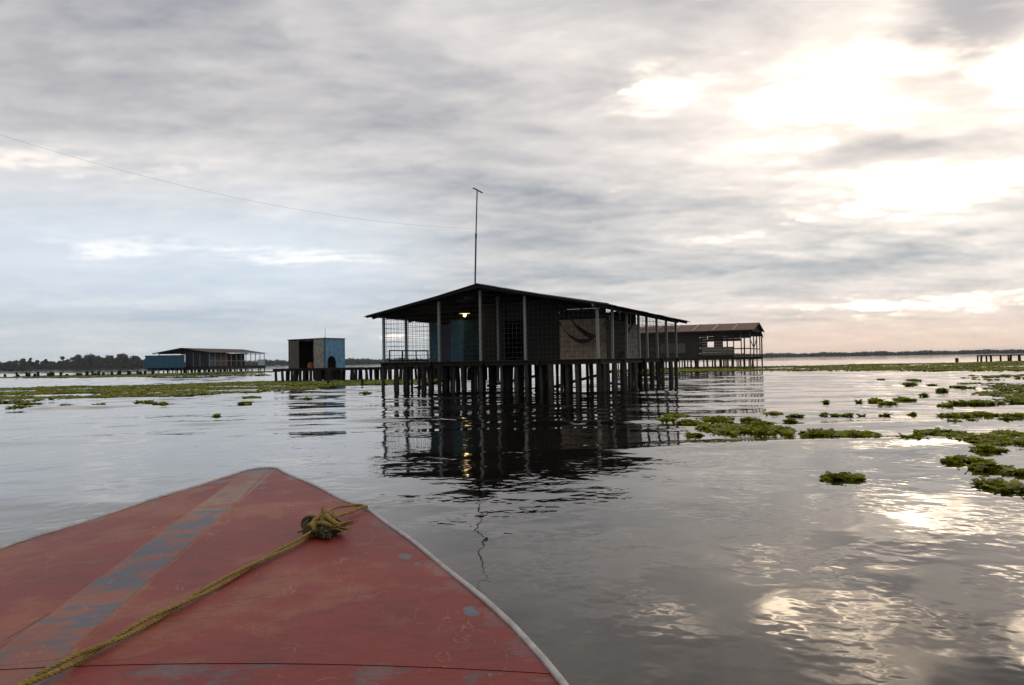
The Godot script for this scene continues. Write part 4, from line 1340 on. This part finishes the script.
func boat() -> Node3D:
	var b := thing("motor_boat", "open boat with worn red foredeck and pale metal gunwale", "boat", Vector3(-1.58, 0, -4.957), 0.15)
	var dm := StandardMaterial3D.new()
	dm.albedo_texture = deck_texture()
	dm.roughness = 0.55
	dm.metallic_specular = 0.35
	var rl := noise(61, 0.03, 5).get_seamless_image(512, 512)
	dm.heightmap_enabled = true
	dm.heightmap_texture = ImageTexture.create_from_image(rl)
	dm.heightmap_scale = 0.12
	var hull := mat(tile(62, 0.02, [Color(0.10, 0.03, 0.028), Color(0.24, 0.055, 0.05), Color(0.30, 0.09, 0.07)]), Vector3(0.7, 0.7, 0.7), 0.5)
	var metal := mat(tile(63, 0.03, [Color(0.22, 0.21, 0.20), Color(0.38, 0.37, 0.36), Color(0.52, 0.51, 0.50)]), Vector3(2, 2, 2), 0.45, 0.3)
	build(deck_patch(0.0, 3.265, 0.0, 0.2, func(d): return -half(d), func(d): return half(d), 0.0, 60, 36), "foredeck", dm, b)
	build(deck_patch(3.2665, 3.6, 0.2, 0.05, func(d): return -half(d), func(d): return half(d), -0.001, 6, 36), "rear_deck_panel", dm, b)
	# raised middle strip with bevelled sides
	var st := mb()
	var prof := [[-0.090, 0.0005], [-0.085, 0.005], [0.085, 0.005], [0.090, 0.0005]]
	for j in 40:
		for i in 3:
			var q := []
			for k in [[j, i], [j, i + 1], [j + 1, i + 1], [j + 1, i]]:
				var d := lerpf(0.25, 3.235, k[0] / 40.0)
				var x: float = prof[k[1]][0] * lerpf(0.62, 1.0, smooth01(0.0, 1.6, d))
				q.append([Vector3(x, deck_y(x) + (prof[k[1]][1] if k[0] < 40 and k[0] > 0 else 0.0006), d), Vector2(x / 2.6 + 0.5, d / 3.6)])
			var n := [Vector3(-0.7, 0.7, 0), Vector3(-0.05, 1, 0), Vector3(0.7, 0.7, 0)][i] as Vector3
			n = n.normalized()
			for k in [[0, 1, 2], [0, 2, 3]]:
				face(st, [q[k[0]][0], q[k[1]][0], q[k[2]][0]], [n, n, n], [q[k[0]][1], q[k[1]][1], q[k[2]][1]])
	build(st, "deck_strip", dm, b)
	# gunwale mouldings
	for sd in [-1.0, 1.0]:
		var pts := []
		for k in 70:
			var d := 7.2 * pow(k / 69.0, 1.3)
			var x: float = sd * (half(d) + 0.004)
			pts.append(Vector3(x, deck_y(x) + 0.002 + 0.0015 * sin(d * 9.0), d))
		var gs := mb()
		tube(gs, pts, [0.0085], 8)
		build(gs, "gunwale", metal, b)
	var bs := mb()
	tube(bs, [Vector3(-0.047, deck_y(-0.047), -0.002), Vector3(-0.02, deck_y(0), -0.014), Vector3(0.02, deck_y(0), -0.014), Vector3(0.047, deck_y(0.047), -0.002)], [0.012], 8)
	build(bs, "bow_moulding", metal, b)
	# hull sides, bottom, transom
	for sd in [-1.0, 1.0]:
		var hs := mb()
		hs.set_smooth_group(0)
		var inner := mb()
		inner.set_smooth_group(0)
		var g := []
		var gi := []
		for k in 61:
			var d := 7.2 * k / 60.0
			var e: float = half(d)
			var flare := lerpf(0.45, 0.86, smooth01(0.0, 3.0, d))
			var rake := 0.45 * (1.0 - smooth01(0.0, 3.0, d))
			g.append([Vector3(sd * e, deck_y(sd * e), d), Vector3(sd * e * flare, 0.08, d + rake * 0.8), Vector3(sd * 0.02, -0.22 + 0.18 * (1.0 - smooth01(0.0, 2.0, d)), d + rake)])
			if d > 3.4:
				gi.append([Vector3(sd * (e - 0.03), deck_y(sd * e), d), Vector3(sd * (e * flare - 0.04), 0.10, d), Vector3(0, 0.06, d)])
		for k in 60:
			for i in 2:
				for p in [g[k][i], g[k + 1][i], g[k + 1][i + 1], g[k][i], g[k + 1][i + 1], g[k][i + 1]]:
					hs.add_vertex(p)
		for k in gi.size() - 1:
			for i in 2:
				for p in [gi[k][i], gi[k + 1][i], gi[k + 1][i + 1], gi[k][i], gi[k + 1][i + 1], gi[k][i + 1]]:
					inner.add_vertex(p)
		hs.generate_normals()
		inner.generate_normals()
		build(hs, "hull_side", hull, b)
		build(inner, "inner_side", M.sky_blue, b)
	var ts := mb()
	box(ts, Vector3(0, 0.16, 7.18), Vector3(1.95, 0.72, 0.05))
	build(ts, "transom", hull, b)
	var bh := mb()
	box(bh, Vector3(0, 0.27, 3.50), Vector3(2.1, 0.40, 0.03))
	build(bh, "bulkhead", hull, b)
	for d in [5.25, 6.4]:
		var th := mb()
		box(th, Vector3(0, 0.42, d), Vector3(half(d) * 1.9, 0.035, 0.3))
		build(th, "thwart", M.plank_pale, b)
	return b

func twist(path: Array, off: float, phase: float, turns: float) -> Array:
	# a strand wound round a path
	var out := []
	var n := path.size()
	for i in n:
		var d: Vector3 = (path[mini(i + 1, n - 1)] - path[maxi(i - 1, 0)]).normalized()
		var x := Vector3.UP.cross(d).normalized()
		var y := d.cross(x)
		var a := phase + turns * TAU * i / (n - 1)
		out.append(path[i] + (x * cos(a) + y * sin(a)) * off)
	return out

func curve(pts: Array, n: int) -> Array:
	var out := []
	for i in n:
		var t := float(i) / (n - 1) * (pts.size() - 1)
		var k := mini(int(t), pts.size() - 2)
		var f := t - k
		var a: Vector3 = pts[maxi(k - 1, 0)]
		var b: Vector3 = pts[k]
		var c: Vector3 = pts[k + 1]
		var d: Vector3 = pts[mini(k + 2, pts.size() - 1)]
		out.append(b.cubic_interpolate(c, a, d, f))
	return out

func on_deck(x: float, d: float, up: float) -> Vector3:
	return Vector3(x, deck_y(x) + up, d)

func rope(b: Node3D) -> void:
	var o := thing("mooring_rope", "ochre double rope knotted at the gunwale and laid across the red foredeck", "rope", b.position, b.rotation.y)
	var m := mat(tile(64, 0.06, [Color(0.09, 0.062, 0.014), Color(0.27, 0.19, 0.045), Color(0.40, 0.29, 0.085)], 128), Vector3(9, 9, 9), 0.95)
	var md := mat(tile(65, 0.06, [Color(0.018, 0.015, 0.008), Color(0.06, 0.05, 0.02), Color(0.15, 0.11, 0.045)], 128), Vector3(9, 9, 9), 0.95)
	var r := RandomNumberGenerator.new()
	r.seed = 8
	var line := curve([on_deck(0.54, 2.06, 0.03), on_deck(0.489, 2.25, 0.016), on_deck(0.415, 2.44, 0.012), on_deck(0.336, 2.685, 0.012), on_deck(0.272, 2.885, 0.012), on_deck(0.217, 3.05, 0.013), on_deck(0.171, 3.19, 0.013), on_deck(0.132, 3.29, 0.014), on_deck(0.08, 3.42, 0.016), on_deck(0.0, 3.54, 0.0)], 150)
	for k in 2:
		for q in 3:
			# each line is laid from three yarns
			var base := twist(line, 0.0068 if k == 0 else 0.0072, PI * k, 2.3)
			var s := mb()
			tube(s, twist(base, 0.0028, TAU * q / 3.0, 34.0), [0.0034], 6)
			build(s, "strand", m, o)
	# loop over the gunwale
	var lp := curve([on_deck(0.545, 1.98, 0.05), on_deck(0.575, 1.80, 0.045), on_deck(0.628, 1.66, 0.028), on_deck(0.668, 1.575, 0.014), on_deck(0.695, 1.585, 0.006), on_deck(0.690, 1.64, 0.018), on_deck(0.638, 1.78, 0.022), on_deck(0.60, 1.92, 0.035), on_deck(0.565, 2.02, 0.04)], 70)
	for q in 3:
		var s := mb()
		tube(s, twist(lp, 0.003, TAU * q / 3.0, 14.0), [0.0038], 6)
		build(s, "loop", m, o)
	# the knot: tight turns of cord
	var kc := on_deck(0.55, 2.13, 0.026)
	for k in 15:
		var pts := []
		var ax := Vector3(r.randf_range(-1, 1), r.randf_range(-0.6, 0.6), r.randf_range(-1, 1)).normalized()
		var u := ax.cross(Vector3.UP).normalized()
		var v := ax.cross(u)
		var ra := r.randf_range(0.02, 0.046)
		var cc := kc + Vector3(r.randf_range(-0.045, 0.045), r.randf_range(-0.012, 0.018), r.randf_range(-0.06, 0.04))
		for i in 25:
			var a := TAU * i / 24.0
			var p := cc + (u * cos(a) * ra * 1.25 + v * sin(a) * ra * 0.8) + ax * 0.01 * sin(2.0 * a)
			p.y = maxf(p.y, deck_y(p.x) + 0.008)
			pts.append(p)
		var s := mb()
		tube(s, pts, [r.randf_range(0.0055, 0.0095)], 6, false)
		build(s, "knot_turn", m if k % 3 == 0 else md, o)
	# frayed ends
	for e in [[Vector3(0.0, 0.07, -0.08), 16, 0.045, m], [Vector3(0.10, 0.01, 0.02), 26, 0.06, m], [Vector3(0.05, 0.04, -0.03), 12, 0.05, m], [Vector3(-0.06, -0.01, 0.06), 14, 0.05, md], [Vector3(0.03, -0.01, 0.08), 16, 0.05, md]]:
		var s := mb()
		for i in int(e[1]):
			var dir: Vector3 = (e[0] as Vector3).normalized() + Vector3(r.randf_range(-0.4, 0.4), r.randf_range(-0.3, 0.4), r.randf_range(-0.4, 0.4))
			var p0 := kc + (e[0] as Vector3) * 0.4 + Vector3(r.randf_range(-0.01, 0.01), 0, r.randf_range(-0.01, 0.01))
			var p1 := p0 + dir * float(e[2]) * r.randf_range(0.5, 1.1)
			p1.y = maxf(p1.y, deck_y(p1.x) + 0.004)
			tube(s, [p0, p0.lerp(p1, 0.5) + Vector3(r.randf_range(-0.006, 0.006), 0.006, r.randf_range(-0.006, 0.006)), p1], [0.0045, 0.004, 0.0025], 5, false)
		build(s, "frayed_end", e[3], o)

# ------------------------------------------------------------------ scene
func _ready() -> void:
	rng.seed = 42
	var cam := Camera3D.new()
	cam.name = "camera"
	cam.position = Vector3(0, 1.2, 0)
	cam.rotation = Vector3(atan(18.6 / 788.0), 0, -0.0167)
	cam.fov = rad_to_deg(2.0 * atan(342.5 / 788.0))
	cam.near = 0.05
	cam.far = 6000.0
	add_child(cam)
	cam.current = true
	var we := WorldEnvironment.new()
	we.name = "environment"
	var env := Environment.new()
	env.background_mode = Environment.BG_SKY
	var sky := Sky.new()
	var ps := PanoramaSkyMaterial.new()
	ps.panorama = make_sky()
	sky.sky_material = ps
	env.sky = sky
	env.tonemap_mode = Environment.TONE_MAPPER_LINEAR
	env.tonemap_exposure = 1.24
	env.sdfgi_enabled = true
	env.ssao_enabled = true
	env.ssil_enabled = true
	env.fog_enabled = true
	env.fog_density = 0.0001
	env.fog_light_color = Color(0.80, 0.84, 0.88)
	we.environment = env
	add_child(we)
	var sun := DirectionalLight3D.new()
	sun.name = "sun"
	sun.light_color = Color(1.0, 0.86, 0.70)
	sun.light_energy = 0.06
	sun.light_angular_distance = 150.0
	sun.shadow_enabled = true
	var sd := Vector3(sin(deg_to_rad(26.0)) * cos(0.32), sin(0.32), -cos(deg_to_rad(26.0)) * cos(0.32))
	sun.transform = Transform3D(Basis.looking_at(-sd, Vector3.UP), Vector3(30, 40, -60))
	add_child(sun)
	print("sky ", Time.get_ticks_msec())
	make_materials()
	make_water()
	print("water ", Time.get_ticks_msec())
	trees()
	print("trees ", Time.get_ticks_msec())
	big_house()
	rear_house()
	far_house()
	shack_and_pier()
	old_jetty()
	print("houses ", Time.get_ticks_msec())
	plants()
	print("plants ", Time.get_ticks_msec())
	var b := boat()
	rope(b)
	print("boat ", Time.get_ticks_msec())
